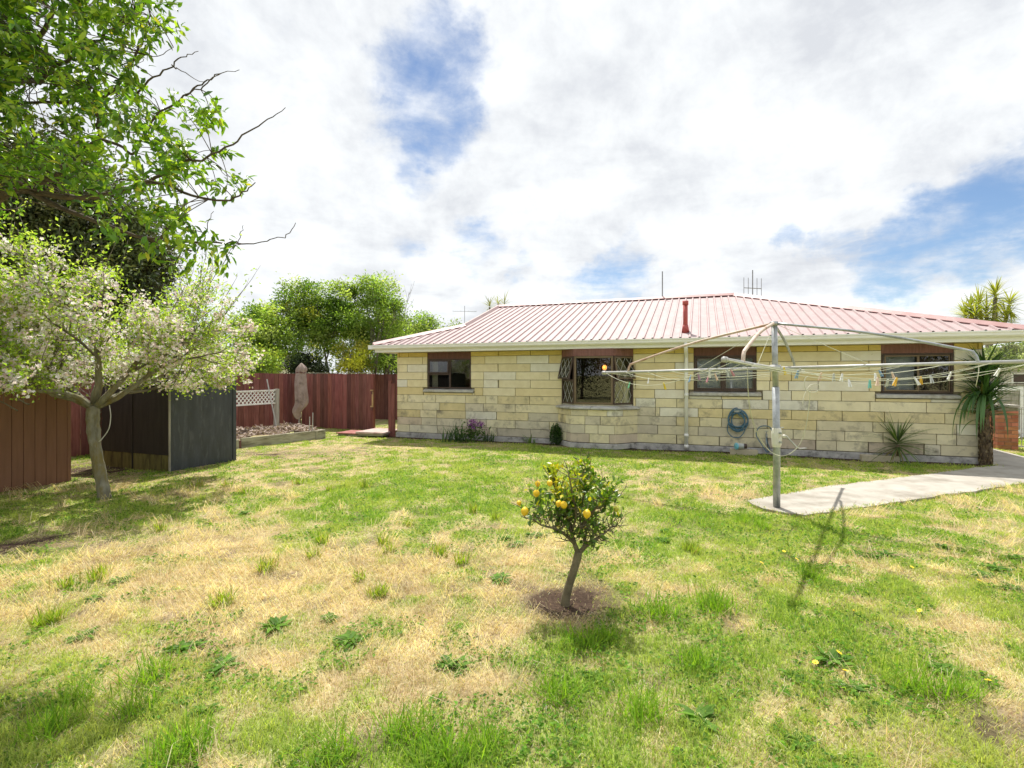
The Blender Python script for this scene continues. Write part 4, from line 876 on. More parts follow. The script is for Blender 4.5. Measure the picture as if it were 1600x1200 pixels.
# ---------------------------------------------------------------- rotary clothesline
HB = gnd(1213.5, 795)
def hoist():
    t = thing('rotary_clothesline', 'galvanised rotary clothesline with four arms and sagging white lines', 'clothesline', (HB.x, HB.y, 0)); zj, zt, R_ = 1.735, 2.29, 2.33
    MB().tube([(0, 0, -.05), (0, 0, .78), (-.012, 0, 1.5)], .042, 14).build('lower_pole', 'galv', t, True)
    MB().tube([(-.012, 0, 1.45), (-.03, 0, zt)], .034, 14).build('upper_pole', 'galv', t, True)
    top = Vector((-.035, 0, zt)); hub = Vector((-.018, 0, zj))
    MB().tube([top - Vector((0, 0, .03)), top + Vector((0, 0, .02))], .048, 12).build('top_cap', 'galv', t, True)
    MB().tube([hub - Vector((0, 0, .04)), hub + Vector((0, 0, .04))], .062, 12).build('hub', 'galv_light', t, True)
    a0 = math.atan2(.6, -.8); ends = []; tips = [-.05, .05, .05, -.02]; mats = ['galv_light'] * 4; bm_ = ['rust_pipe', 'rust_pipe', 'galv', 'galv']; ba = [1.94, 1.66, 1.86, 1.5]
    for i in range(4):
        a = a0 + i * math.pi / 2; d = Vector((math.cos(a), math.sin(a), 0)); e = hub + d * R_ + Vector((0, 0, tips[i])); ends.append((d, e))
        ar = MB().tube([hub + d * .05, e], .019, 10).build('arm', 'galv_light', t, True)
        MB().tube([e - d * .04, e + d * .02], .027, 10).build('arm_cap', 'galv_light', ar, True)
        q = hub + (e - hub) * (ba[i] / R_)
        pts = [top, top.lerp(q + Vector((0, 0, .15)), .5) + Vector((0, 0, .02)), q - d * .14 + Vector((0, 0, .145)), q - d * .03 + Vector((0, 0, .09)), q]
        MB().tube(smooth(pts, 6), .0165 if i != 1 else .019, 8).build('brace', bm_[i], t, True)
    wires = []
    for ri, r in enumerate((.95, 1.30, 1.65, 1.98, 2.30)):
        for i in range(4):
            p = hub + (ends[i][1] - hub) * (r / R_); q = hub + (ends[(i + 1) % 4][1] - hub) * (r / R_); sag = (.05 + .035 * ri) * (1.0 if i in (0, 1, 2) else .7) * (.8 + .4 * ((ri * 7 + i * 3) % 5) / 4)
            pts = [p.lerp(q, k / 12) - Vector((0, 0, sag * (1 - (2 * k / 12 - 1) ** 2))) for k in range(13)]
            MB().tube(pts, .0029, 5).build('line', 'line_wire', t, True); wires.append((ri, i, pts))
    for i, (fx, fz) in enumerate(((.42, 1), (.40, 1))):
        e = hub + (ends[2 * i][1] - hub) * .42; MB().tube([top, e], .003, 5).build('stay_wire', 'line_wire', t)
    e = hub + (ends[1][1] - hub) * .25; MB().tube([top - Vector((0, 0, .02)), e + Vector((-.1, 0, 0))], .003, 5).build('stay_wire', 'line_wire', t)
    # winding gear
    gb = MB().lathe([(.045, -.12), (.056, -.085), (.061, .05), (.052, .105), (.045, .12)], 10, (0, 0, .88)).build('gear_case', 'gearbox', t, bevel=.004)
    for z in (.83, .94): MB().tube([(.01, -.055, z), (.012, -.085, z)], .013, 8).build('bolt', 'galv', gb)
    MB().tube([(-.075, -.02, 1.005), (.075, -.02, 1.005)], .006, 6).build('pawl', 'galv_light', gb)
    cr = MB().tube([(.06, -.03, .90), (.10, -.05, .90), (.115, -.05, .88), (.20, -.09, .77), (.23, -.10, .755), (.30, -.12, .765)], .0085, 8).build('crank', 'galv_light', t, True)
    MB().tube([(.06, -.03, .90), (.085, -.04, .90)], .02, 8).build('crank_boss', 'gearbox', cr, True)
    # hanging spare line
    L0 = Vector((HB.x, HB.y, 0))
    pts = [at(px, py, d) - L0 for px, py, d in ((1168, 574, 5.0), (1169, 610, 5.1), (1173, 645, 5.3), (1184, 678, 5.6), (1200, 702, 5.85), (1217, 712, 5.95), (1234, 709, 5.9), (1249, 695, 5.8), (1258, 672, 5.7), (1263, 645, 5.6), (1265.5, 618, 5.5), (1266, 604, 5.45))]
    MB().tube(smooth(pts, 6), .0042, 5).build('spare_line', 'rope', t, True)
    pts = [at(px, py, 5.45) - L0 for px, py in ((1254, 632), (1257, 618), (1264, 604), (1272, 600), (1279, 602), (1279, 609), (1272, 613), (1262, 611), (1257, 603), (1258, 592), (1262, 588))]
    MB().tube(smooth(pts, 6), .0042, 5).build('spare_line', 'rope', t, True)
    p = hub + (ends[2][1] - hub) * .80; MB().tube([p, p + Vector((.0, 0, -.10)), p + Vector((-.03, .0, -.24))], .0042, 5).build('spare_line', 'rope', t, True)
    return t, wires
hst, WIRES = hoist()
def pegs():
    base = MB()
    for sg in (-1, 1): base.poly([(sg * .0015 - .004, -.005, .012), (sg * .0015 + .004, -.005, .012), (sg * .0015 + .004, .005, .012), (sg * .0015 - .004, .005, .012),
                                  (sg * .010 - .004, -.005, -.062), (sg * .010 + .004, -.005, -.062), (sg * .010 + .004, .005, -.062), (sg * .010 - .004, .005, -.062)],
                                 [(0,1,2,3),(7,6,5,4),(0,4,5,1),(1,5,6,2),(2,6,7,3),(3,7,4,0)])
    base.tube([(-.009, 0, -.012), (.009, 0, -.012)], .006, 6)
    me = bpy.data.meshes.new('peg'); me.from_pydata(base.v, [], base.f); me.materials.append(MATS['peg'])
    # colour, which line (ring, side), place along it
    cols = {'white': (.82, .82, .80), 'yellow': (.80, .62, .05), 'green': (.18, .60, .32), 'teal': (.20, .58, .55), 'pink': (.62, .30, .36), 'blue': (.24, .40, .62), 'peach': (.80, .60, .48), 'orange': (.80, .48, .06), 'grey': (.55, .57, .58), 'purple': (.42, .26, .46)}
    spots = [('white', 3, 0, .30), ('green', 4, 0, .30), ('yellow', 4, 0, .62), ('pink', 2, 0, .72), ('blue', 3, 0, .70), ('purple', 3, 0, .76), ('peach', 2, 0, .78), ('white', 3, 0, .84), ('pink', 1, 0, .8), ('grey', 2, 0, .88),
             ('yellow', 1, 1, .2), ('blue', 2, 1, .25), ('grey', 1, 1, .3), ('peach', 2, 1, .36), ('grey', 2, 1, .42), ('white', 2, 1, .46), ('white', 3, 1, .42), ('teal', 3, 1, .50), ('grey', 3, 1, .57), ('white', 2, 1, .62), ('peach', 4, 1, .46),
             ('orange', 4, 1, .52), ('white', 4, 1, .58), ('orange', 3, 1, .70), ('grey', 3, 1, .74), ('white', 3, 1, .82), ('white', 4, 1, .86), ('blue', 1, 2, .2), ('peach', 2, 2, .3), ('grey', 3, 2, .4)]
    tot = {}
    for c, *_ in spots: tot[c] = tot.get(c, 0) + 1
    r = random.Random(4)
    for c, ri, i, f in spots:
        pts = [w for w in WIRES if w[0] == ri and w[1] == i][0][2]; k = f * (len(pts) - 1); a = int(k); P = pts[a].lerp(pts[a + 1], k - a); d = pts[a + 1] - pts[a]
        o = bpy.data.objects.new('clothes_peg', me); COL.objects.link(o); o.location = Vector((HB.x, HB.y, 0)) + P
        o.rotation_euler = (r.uniform(-.5, .5), r.uniform(-.35, .35), math.atan2(d.y, d.x) + r.uniform(-.3, .3)); o.scale = (1.1, 1.1, 1.1); o.color = (*cols[c], 1)
        tag(o, f'{c} plastic clothes peg clipped to a sagging line of the clothesline', 'clothes peg', f'{c} clothes pegs on the clothesline')
pegs()

# ---------------------------------------------------------------- trees and plants
class Tree:
    def __init__(s, seed): s.r = random.Random(seed); s.tubes = []; s.tips = []          # tips: (point, direction, level)
    def limb(s, p, d, L_, r0, r1, lev, maxlev, spread=.7, up=.15, kids=(3, 5), wig=.18, shrink=.62, seg=6, leaf_from=2, start=.25):
        R = s.r; pts = [Vector(p)]; d = Vector(d).normalized(); rad = [r0]
        for i in range(seg):
            d = (d + Vector((R.gauss(0, wig), R.gauss(0, wig), R.gauss(0, wig) + up * .5))).normalized(); pts.append(pts[-1] + d * L_ / seg); rad.append(r0 + (r1 - r0) * (i + 1) / seg)
        s.tubes.append((pts, rad, lev))
        if lev >= leaf_from:
            for i in range(1, len(pts)): s.tips.append((pts[i], (pts[i] - pts[i - 1]).normalized(), lev, i / seg))
        if lev < maxlev:
            for k in range(R.randint(*kids)):
                t = start + (1 - start) * (k + R.random()) / kids[1]; t = min(t, .98); i = int(t * seg); f = t * seg - i; q = pts[i].lerp(pts[min(i + 1, seg)], f)
                base = (pts[min(i + 1, seg)] - pts[i]).normalized(); a = R.random() * 2 * math.pi; o = base.orthogonal().normalized(); o2 = base.cross(o); side = o * math.cos(a) + o2 * math.sin(a)
                nd = (base * (1 - spread * .5) + side * spread + Vector((0, 0, up))).normalized(); rr = max(rad[min(i, seg)] * .62, .003)
                s.limb(q, nd, L_ * shrink * R.uniform(.75, 1.2), rr, max(r1 * .5, .0018), lev + 1, maxlev, spread, up, kids, wig, shrink, seg, leaf_from, start)
    def wood(s, name, m, parent, levels, off=Vector((0, 0, 0))):
        mb = MB()
        for pts, rad, lev in s.tubes:
            if lev in levels: mb.tube([p - off for p in pts], rad, 10 if lev <= 0 else (7 if lev == 1 else 4), cap=True)
        return mb.build(name, m, parent, True)

def apple_tree():
    t = thing('apple_tree', 'apple tree in pink-white blossom with a leaning grey trunk beside the black shed', 'tree', (APPLE.x, APPLE.y, H(APPLE.x, APPLE.y) - .01)); O = Vector(t.location); T = Tree(21); R0 = random.Random(1); D = APPLE.y
    path = [(163, 782, 11.5), (162, 768, 10.5), (157, 742, 9.6), (151, 712, 9.2), (147, 680, 9.4), (145, 655, 9.8), (146, 634, 10)]
    pts = [at(px, py, D) for px, py, r in path]; T.tubes.append((smooth(pts, 4), [float(v) * (1 + .07 * R0.gauss(0, 1)) for v in np.interp(np.linspace(0, 6, 25), range(7), [r * .86 * D / FPX for *_, r in path])], 0))
    F_ = pts[-1] - Vector((0, 0, .04))
    limbs = [((-.75, -.15, .55), 1.35, .050), ((-.35, .5, .8), 1.5, .045), ((.25, .1, 1.0), 1.55, .050), ((.72, -.2, .68), 1.45, .045), ((.85, .25, .52), 1.50, .040), ((-.2, -.7, .6), 1.15, .04), ((-.85, .35, .50), 1.4, .045), ((.15, .8, .7), 1.3, .045), ((-.80, -.40, .48), 1.2, .035)]
    for d, L_, r in limbs: T.limb(F_ + Vector(d) * .02, d, L_ * 1.1, r, r * .35, 1, 4, .70, .12, (4, 6), .16, .58, 6, 2, .30)
    R = T.r
    # long upright shoots at the crown's edge
    for pts_, rad_, lev_ in list(T.tubes):            # short spurs clothe the main limbs
        if lev_ == 1:
            for i_ in range(2, len(pts_)):
                for _ in range(2): T.limb(pts_[i_], (R.gauss(0, 1), R.gauss(0, 1), R.uniform(-.2, 1)), R.uniform(.15, .4), .008, .002, 3, 4, .7, .1, (2, 3), .2, .6, 4, 2)
    l2 = [q for q in T.tips if q[2] <= 3 and q[3] > .6]; R.shuffle(l2)
    for p, d, lev, f in l2[:210]: T.limb(p, (d + Vector((R.gauss(0, .2) + .12, R.gauss(0, .2), .75))), R.uniform(.35, .85), .006, .0016, 5, 5, .5, .1, (0, 0), .07, .6, 7, 2)
    T.tubes = [q for q in T.tubes if q[2] < 2 or q[0][-1].z > 1.46 - .06 * (q[0][-1].x > APPLE.x)]; T.tips = [q for q in T.tips if q[0].z > 1.48 - .08 * (q[0].x > APPLE.x)]
    T.wood('trunk', 'bark_apple', t, (0, 1), O); T.wood('branches', 'bark', t, (2, 3, 4, 5), O)
    MB().tube(smooth([at(px, py, D - .12) - O for px, py in ((171, 633), (173, 650), (170, 670), (160, 685), (155, 690))], 5), .006, 5).build('tied_cord', 'lead', t, True)
    rng = np.random.default_rng(2); tips = [q for q in T.tips if q[2] >= 2]
    P = np.array([q[0] for q in tips]); D_ = np.array([q[1] for q in tips]); lev = np.array([q[2] for q in tips])
    n_l = np.where(lev == 5, 3, np.where(lev == 2, 3, 4)); idx = np.repeat(np.arange(len(tips)), n_l); idx = idx[rng.random(len(idx)) < .72]; n = len(idx)
    pos = P[idx] + rng.normal(size=(n, 3)) * .06; dr = nrm(D_[idx] * .5 + rnd_dirs(rng, n) + np.array([0, 0, .25])); nn = rnd_dirs(rng, n) * .8 + np.array([0, 0, 1])
    c = pick(rng, n, [(.32, .48, .06), (.42, .56, .09), (.21, .37, .04), (.50, .60, .14)], .15)
    lf = link('foliage', leaves_mesh('foliage', pos - np.array(O), dr, nn, .035 + .028 * rng.random(n), .020 + .014 * rng.random(n), c), 'leaf', t); tag(lf, kind='stuff')
    # blossom trusses: several five-petal flowers each
    cand = np.where((lev >= 3) & (lev <= 4))[0]; keep = cand[(rng.random(len(cand)) < .13 + .34 * np.clip((3.2 - P[cand, 2]) / 1.3, 0, 1)) & (vnoise(P[cand, 0] * 1.0, P[cand, 2] * 1.0 + P[cand, 1], 3.5, 9) > .22)]
    per = 8; idx = np.repeat(keep, per); n = len(idx); ctr = P[idx] + rng.normal(size=(n, 3)) * .036 + np.array([0, 0, .012]); ax = nrm(rnd_dirs(rng, n) + np.array([0, -.2, .6]))
    PP = []; DD = []; NN = []; CC = []; s1 = nrm(np.cross(ax, rng.normal(size=(n, 3)))); s2 = np.cross(ax, s1); base = pick(rng, n, [(.92, .83, .82), (.94, .90, .89), (.91, .72, .74), (.95, .93, .92)], .05)
    for k_ in range(5):
        a = 2 * np.pi * k_ / 5; d = s1 * np.cos(a) + s2 * np.sin(a); PP.append(ctr); DD.append(d + ax * .25); NN.append(ax); CC.append(base)
    PP = np.concatenate(PP); m = len(PP)
    bl = link('blossom', leaves_mesh('blossom', PP - np.array(O), np.concatenate(DD), np.concatenate(NN), np.full(m, .025), np.full(m, .022), np.concatenate(CC), fold=.15, droop=-.05), 'petal', t); tag(bl, 'pink and white blossom clusters', kind='stuff')
apple_tree()

def plum_tree():
    base = Vector((-6.1, 4.5, 0)); t = thing('plum_tree', 'dark-branched plum tree with glossy green leaves hanging in from the side of the yard', 'tree', base); T = Tree(5); R = T.r; O = base
    T.tubes.append((smooth([(-6.1, 4.5, -.05), (-6.05, 4.5, .8), (-5.9, 4.45, 1.6), (-5.7, 4.4, 2.3)], 4), list(np.linspace(.17, .10, 13)), 0))
    crotch = Vector((-5.7, 4.4, 2.28))
    def px(l, d0, d1): n = len(l); return [at(x, y, d0 + (d1 - d0) * i / (n - 1)) for i, (x, y) in enumerate(l)]
    fork = at(22, 292, 4.15)
    lines = [  # traced limbs: points, depth range, radii
        ([crotch, crotch.lerp(fork, .5) + Vector((0, 0, .08)), fork], None, .055, .040, 0),
        ([(22, 292), (62, 284), (100, 268), (122, 248), (152, 219), (153, 190), (145, 160), (140, 128)], (4.15, 3.9), .030, .009, 1),
        ([(22, 292), (58, 301), (95, 307), (130, 308), (160, 304), (190, 296), (225, 288), (262, 288), (300, 305), (350, 314), (378, 301), (399, 285)], (4.15, 3.5), .026, .003, 1),
        ([(50, 300), (85, 320), (115, 332), (168, 353), (224, 371), (276, 388), (300, 392)], (4.1, 3.9), .024, .006, 1),
        ([(224, 371), (252, 376), (287, 378), (330, 379), (371, 380), (402, 380), (430, 373), (448, 367), (462, 348)], (3.95, 3.7), .010, .0022, 2),
        ([(372, 380), (376, 362), (380, 352)], (3.82, 3.8), .004, .0018, 2), ([(318, 379), (325, 350), (334, 330)], (3.85, 3.8), .004, .0018, 2),
        ([(200, 295), (236, 282), (262, 265), (290, 252), (315, 250), (353, 231), (388, 206), (418, 188), (446, 168)], (3.9, 3.55), .014, .0022, 1),
        ([(154, 218), (185, 225), (206, 241), (224, 213), (245, 182), (280, 157), (310, 135), (329, 122), (345, 115)], (3.9, 3.6), .012, .003, 1),
        ([(290, 150), (318, 135), (340, 118), (374, 109)], (3.68, 3.6), .006, .002, 2), ([(215, 145), (241, 122), (269, 101), (290, 88), (310, 80)], (3.8, 3.6), .008, .002, 2), ([(268, 101), (290, 115), (318, 128)], (3.7, 3.62), .005, .002, 2),
        ([(248, 378), (262, 358), (280, 336), (284, 322)], (3.9, 3.8), .009, .003, 2),
        ([(60, 130), (87, 105), (119, 84), (168, 52), (196, 28), (227, 3), (240, -20)], (4.0, 3.6), .018, .006, 1),
        ([(150, 160), (182, 133), (206, 98), (220, 66), (232, 40), (236, 30), (233, 10), (236, -15)], (3.9, 3.6), .011, .003, 1),
        ([(-40, 165), (30, 161), (90, 160), (150, 159)], (4.4, 4.0), .016, .007, 1), ([(-40, 255), (0, 261), (50, 262), (98, 259)], (4.6, 4.3), .02, .008, 1),
        ([(-60, 170), (0, 110), (60, 60), (90, 0), (110, -60)], (4.6, 4.2), .03, .010, 1), ([(120, 84), (124, 45), (128, 5)], (3.85, 3.75), .006, .003, 2), ([(228, 86), (250, 87), (271, 74)], (3.7, 3.65), .004, .0018, 2)]
    nodes = []
    for l, dr, r0, r1, lev in lines:
        P = [Vector(p) for p in l] if dr is None else px(l, *dr); P = smooth(P, 4)
        for i in range(1, len(P) - 1): P[i] = P[i] + Vector((R.gauss(0, .004), R.gauss(0, .010), R.gauss(0, .004)))
        T.tubes.append((P, list(np.linspace(r0, r1, len(P))), lev)); nodes += P
    for f, s_ in ((at(-40, 165, 4.4), .04), (at(-40, 255, 4.6), .04), (at(-60, 170, 4.6), .05)): T.tubes.append((smooth([crotch, crotch.lerp(f, .5) + Vector((0, 0, .12)), f], 4), list(np.linspace(s_, .022, 9)), 0))
    for d in ((-.8, .3, .6), (-.6, .6, .7), (-.2, .5, 1)): T.limb(crotch, d, 1.6, .06, .02, 1, 3, .7, .2, (3, 4), .14, .62, 6, 3)
    NA = np.array([tuple(p) for p in nodes])
    region = [(-420, -260), (250, -260), (238, 60), (222, 120), (240, 150), (258, 178), (326, 160), (330, 190), (318, 218), (372, 240), (362, 280), (345, 300), (290, 325), (290, 395), (240, 375), (215, 330), (160, 325), (120, 300), (20, 300), (-420, 330)]
    special = [(332, 388, 6), (355, 386, 8), (366, 380, 4), (300, 392, 7), (285, 398, 4), (170, 330, 4), (140, 325, 4), (255, 345, 6), (280, 340, 6), (330, 165, 4), (310, 185, 5), (336, 160, 4), (365, 288, 6), (350, 268, 6)]
    rng = np.random.default_rng(12); lp = []; ld = []; twigs = 0
    def twig(q, L_, n, d=None):
        j = int(np.argmin(((NA - np.array(q)) ** 2).sum(1))); b = Vector(NA[j]); d = Vector(d) if d else (Vector(q) - b); d = d.normalized() if d.length > .02 else Vector(rnd_dirs(rng, 1)[0])
        d = (d * .8 + Vector(rnd_dirs(rng, 1)[0]) * .8).normalized(); pts = smooth([b, b.lerp(Vector(q), .55) + Vector((0, 0, .02)), Vector(q), Vector(q) + d * L_], 3); T.tubes.append((pts, list(np.linspace(.0035, .0015, len(pts))), 3))
        for k_ in range(n):
            f = rng.random() ** .7; p = Vector(q) + d * (L_ * (f * 1.25 - .2)); lp.append(p + Vector(rng.normal(size=3) * .028)); ld.append(nrm((np.array(d) * .45 + rnd_dirs(rng, 1)[0] + np.array([0, 0, -.28]))[None])[0])
    k_ = 0
    while k_ < 880:
        x = rng.uniform(-260, 380); y = rng.uniform(-170, 400); dens = (1.0 if (x < 150 and y < 270) else .55) * (1.0 if vnoise(np.array([x]), np.array([y]), .014, 19)[0] > .33 else .25)
        if rng.random() > dens or not inpoly(np.array([x]), np.array([y]), region)[0]: continue
        if 55 < x < 240 and 215 < y < 262 and rng.random() < .75: continue
        deep = 1.1
        if x > 170: deep = .7
        twig(at(x, y, 3.35 + rng.random() * deep), rng.uniform(.10, .24), rng.integers(18, 30)); k_ += 1
    for x, y, n in special:
        for _ in range(max(1, n // 3)): twig(at(x + rng.normal() * 6, y + rng.normal() * 5, 3.7 + rng.random() * .15), .12, 16)
    for q in T.tips: 
        if q[2] >= 3 and rng.random() < .8: twig(q[0], .15, 8)
    T.wood('trunk', 'bark_dark', t, (0,), O); T.wood('branches', 'bark_dark', t, (1, 2, 3), O)
    P = np.array([tuple(p) for p in lp]); n = len(P); nn = rnd_dirs(rng, n) * .9 + np.array([0, -.15, .9])
    c = pick(rng, n, [(.09, .21, .018), (.15, .30, .022), (.055, .13, .015), (.29, .44, .04), (.12, .25, .02), (.38, .50, .06)], .16); yl = rng.random(n) < .02; c[yl] = (.48, .46, .05)
    lf = link('foliage', leaves_mesh('foliage', P - np.array(O), np.array(ld), nn, .050 + .040 * rng.random(n), .022 + .016 * rng.random(n), c, fine=True, fold=.22, droop=.2), 'leaf_glossy', t); tag(lf, kind='stuff')
plum_tree()

def lemon_tree():
    t = thing('lemon_tree', 'little lemon tree with yellowing leaves and ripe fruit in a ring of bare soil', 'tree', (LEMON.x, LEMON.y, H(LEMON.x, LEMON.y) - .01)); O = Vector(t.location); T = Tree(9); R = T.r; D = LEMON.y; q = D / FPX
    tr = [(883, 950, 8.5), (884, 935, 7.2), (889, 915, 6.4), (896, 893, 6.2), (902, 872, 6.5), (904, 862, 6)]
    T.tubes.append((smooth([at(x, y, D) for x, y, r in tr], 4), list(np.interp(np.linspace(0, 5, 21), range(6), [r * q for *_, r in tr])), 0))
    mains = [([(903, 864), (897, 848), (893, 832), (890, 815), (885, 795)], .0, 4.4), ([(905, 864), (914, 852), (912, 838), (907, 822), (906, 800)], -.02, 4.2), ([(912, 856), (925, 846), (938, 838), (946, 832), (956, 822)], .06, 3.4), ([(898, 850), (886, 838), (868, 826), (845, 820), (828, 806)], -.06, 3.2),
             ([(893, 830), (880, 815), (862, 805), (845, 795)], .10, 2.6), ([(907, 822), (922, 805), (935, 790), (950, 778)], -.10, 2.6), ([(890, 815), (880, 790), (868, 765), (860, 745)], .05, 2.4), ([(906, 800), (912, 775), (915, 750), (912, 735)], .02, 2.4), ([(893, 832), (900, 805), (895, 775), (890, 748)], -.14, 2.4), ([(904, 840), (915, 815), (930, 795), (935, 765)], .16, 2.4)]
    ends = []
    for l, dy, r in mains:
        n = len(l); P = smooth([at(x, y, D + dy * i / (n - 1) * 1.5) for i, (x, y) in enumerate(l)], 3); T.tubes.append((P, list(np.linspace(r * q, .0035, len(P))), 1)); ends.append(P)
    for P in ends:
        for i in range(3, len(P), 1):
            for _ in range(2):
                d = Vector((R.gauss(0, .8), R.gauss(0, .9), R.uniform(-.1, 1.0))); T.limb(P[i], d, R.uniform(.07, .155), .004, .0018, 2, 3, .8, .12, (2, 3), .2, .7, 4, 2, .3)
    T.limb(at(956, 822, D), (.35, 0, 1), .30, .005, .002, 2, 2, seg=6); T.limb(at(950, 790, D), (.8, 0, .8), .22, .004, .002, 2, 2, seg=6); T.limb(at(828, 806, D - .08), (-.5, 0, .35), .16, .004, .002, 2, 2, seg=5)
    T.wood('trunk', 'bark_lemon', t, (0, 1), O); T.wood('branches', 'bark_lemon', t, (2, 3), O)
    rng = np.random.default_rng(4); C_ = at(892, 795, D)
    tp = [x for x in T.tips if ((x[0].x - C_.x) / .40) ** 2 + ((x[0].y - C_.y) / .40) ** 2 + ((x[0].z - C_.z) / .33) ** 2 < 1.15 or (R.random() < .15 and x[0].z < C_.z + .30)]
    P = np.array([tuple(x[0]) for x in tp]); D_ = np.array([tuple(x[1]) for x in tp]); nl = rng.integers(0, 3, len(tp)); hi = P[:, 2] > C_.z + .02; nl = np.where(hi, nl + (rng.random(len(tp)) < .4), np.where(P[:, 2] < C_.z - .10, (rng.random(len(tp)) < .32), np.minimum(nl, 1))); idx = np.repeat(np.arange(len(tp)), nl); idx = idx[rng.random(len(idx)) < .68]; n = len(idx)
    pos = P[idx] + rng.normal(size=(n, 3)) * .012; dr = nrm(D_[idx] * .5 + rnd_dirs(rng, n) + np.array([0, 0, .35])); nn = rnd_dirs(rng, n) * .8 + np.array([0, 0, .9])
    dark = pick(rng, n, [(.06, .13, .018), (.10, .19, .02), (.14, .25, .025)], .15); yel = pick(rng, n, [(.46, .46, .025), (.58, .50, .03), (.34, .42, .03), (.24, .36, .03)], .12)
    k_ = np.clip((pos[:, 2] - (C_.z + .02)) / .16, 0, 1) * np.clip((C_.x + .26 - pos[:, 0]) / .3, .2, 1); c = np.where((rng.random(n) < k_ * .85 + .05)[:, None], yel, dark)
    lf = link('foliage', leaves_mesh('foliage', pos - np.array(O), dr, nn, .036 + .026 * rng.random(n), .019 + .012 * rng.random(n), c, fine=True, fold=.28, droop=.12), 'leaf_glossy', t); tag(lf, kind='stuff')
    for x, y, dd, s_, m in ((820, 799, -.14, .027, 'lemon_skin'), (881, 789, -.24, .024, 'lemon_skin'), (873, 787, -.20, .021, 'lemon_skin'), (917, 803, -.24, .027, 'lemon_skin'), (859, 755, -.18, .020, 'lemon_skin'), (838, 771, -.18, .023, 'lemon_skin'), (840, 756, -.12, .019, 'lemon_skin'),
                           (811, 786, -.05, .017, 'lemon_skin'), (963, 795, -.05, .020, 'lemon_green')):
        c_ = at(x, y, D + dd) - O; s_ *= 1.0
        o = MB().lathe([(.004, -1.18 * s_), (.3 * s_, -1.05 * s_), (.72 * s_, -.72 * s_), (s_, -.1 * s_), (.93 * s_, .45 * s_), (.55 * s_, .92 * s_), (.18 * s_, 1.12 * s_), (.003, 1.2 * s_)], 14).build('lemon', m, t, True); o.location = c_; o.rotation_euler = (R.uniform(-.4, .4), R.uniform(-.4, .4), 0)
        MB().tube([(0, 0, 1.1 * s_), (.01, .02, 1.1 * s_ + .05)], .0018, 5).build('stalk', 'bark_lemon', o)
lemon_tree()

def far_tree(name, label, group, px, d, top, wpx, low, cols, seed, n=5200, leaf=.13, trunk_r=.09, stems=1, dark=False, dens=1.0, cat='tree', depth=None, clump=.42, shape=1.0, lw=.5):
    """a tree on the far side of a fence: trunk and limbs, then leaves in uneven clumps with gaps"""
    base = Vector(((px - 800) / FPX * d, d, 0)); zt = EYE + (HOR - top) / FPX * d; zl = EYE + (HOR - low) / FPX * d; rx = wpx / 2 / FPX * d; ry = depth or rx * .9; rz = (zt - zl) / 2; C_ = Vector((0, 0, (zt + zl) / 2))
    t = thing(name, label, cat, base, 0, group); T = Tree(seed); R = T.r
    for i in range(stems):
        o = Vector((R.uniform(-.12, .12), R.uniform(-.12, .12), 0)) * (stems > 1); d_ = Vector((R.gauss(0, .10), R.gauss(0, .10), 1)) if stems > 1 else Vector((R.gauss(0, .03), R.gauss(0, .03), 1))
        T.limb(o - Vector((0, 0, .05)), d_, zt * .72, trunk_r / math.sqrt(stems), trunk_r * .15, 0, 2, .62, .22, (7, 9), .05, .36, 8, 9, .30)
    T.wood('trunk', 'bark_dark' if dark else 'bark', t, (0, 1, 2))
    rng = np.random.default_rng(seed); nc = max(12, int(30 * rx * rz * dens)); ctr = []; 
    while len(ctr) < nc:
        v = rng.normal(size=3); v /= np.linalg.norm(v); r = rng.random() ** .38; p = v * r
        if p[2] < -.2 and rng.random() < .45: continue
        wz = (1 - .35 * shape * max(p[2], 0)); ctr.append((p[0] * rx * wz, p[1] * ry * wz, p[2] * rz + C_.z))
    ctr = np.array(ctr); per = n // nc; idx = np.repeat(np.arange(nc), per); m = len(idx); sz = clump * (.6 + .8 * rng.random(nc)); pos = ctr[idx] + rng.normal(size=(m, 3)) * (sz[idx] * .42)[:, None] * np.array([1, 1, .75])
    cc = pick(rng, nc, cols, .28); c = np.clip(cc[idx] * (1 + rng.normal(size=(m, 1)) * .22), .004, .8); out = nrm(pos - ctr[idx] + np.array([0, 0, .02])); dr = nrm(out + rnd_dirs(rng, m) * .9); nn = rnd_dirs(rng, m) * .8 + np.array([0, 0, .8])
    lf = link('crown', leaves_mesh('crown', pos, dr, nn, leaf * (.6 + .8 * rng.random(m)), leaf * lw * (.7 + .6 * rng.random(m)), c), 'leaf_dark' if dark else 'leaf', t); tag(lf, kind='stuff'); return t
LG = [(.27, .42, .07), (.38, .51, .12), (.17, .30, .045), (.46, .55, .18), (.10, .19, .03), (.33, .47, .09)]; MG = [(.17, .28, .05), (.26, .36, .08), (.11, .19, .04), (.34, .42, .12)]; YG = [(.50, .50, .07), (.58, .55, .10), (.36, .42, .06)]; DK = [(.05, .075, .028), (.08, .11, .04), (.11, .135, .05)]; BR = [(.085, .095, .035), (.11, .115, .045), (.06, .075, .03)]
GRP = None
far_tree('leafy_tree', 'pale green leafy tree behind the black shed roof at the fence corner', GRP, 405, 18.0, 470, 105, 602, LG, 31, 11000, .10, .07, 2, clump=.40)
far_tree('leafy_tree', 'tall pale green tree with a slim trunk behind the lattice trellis', GRP, 468, 19.2, 436, 112, 580, LG + YG[:1], 32, 14000, .10, .08, 2, clump=.40)
far_tree('leafy_tree', 'light green tree rising behind the folded umbrella', GRP, 524, 19.6, 436, 104, 580, LG, 33, 13000, .10, .08, 1, clump=.40)
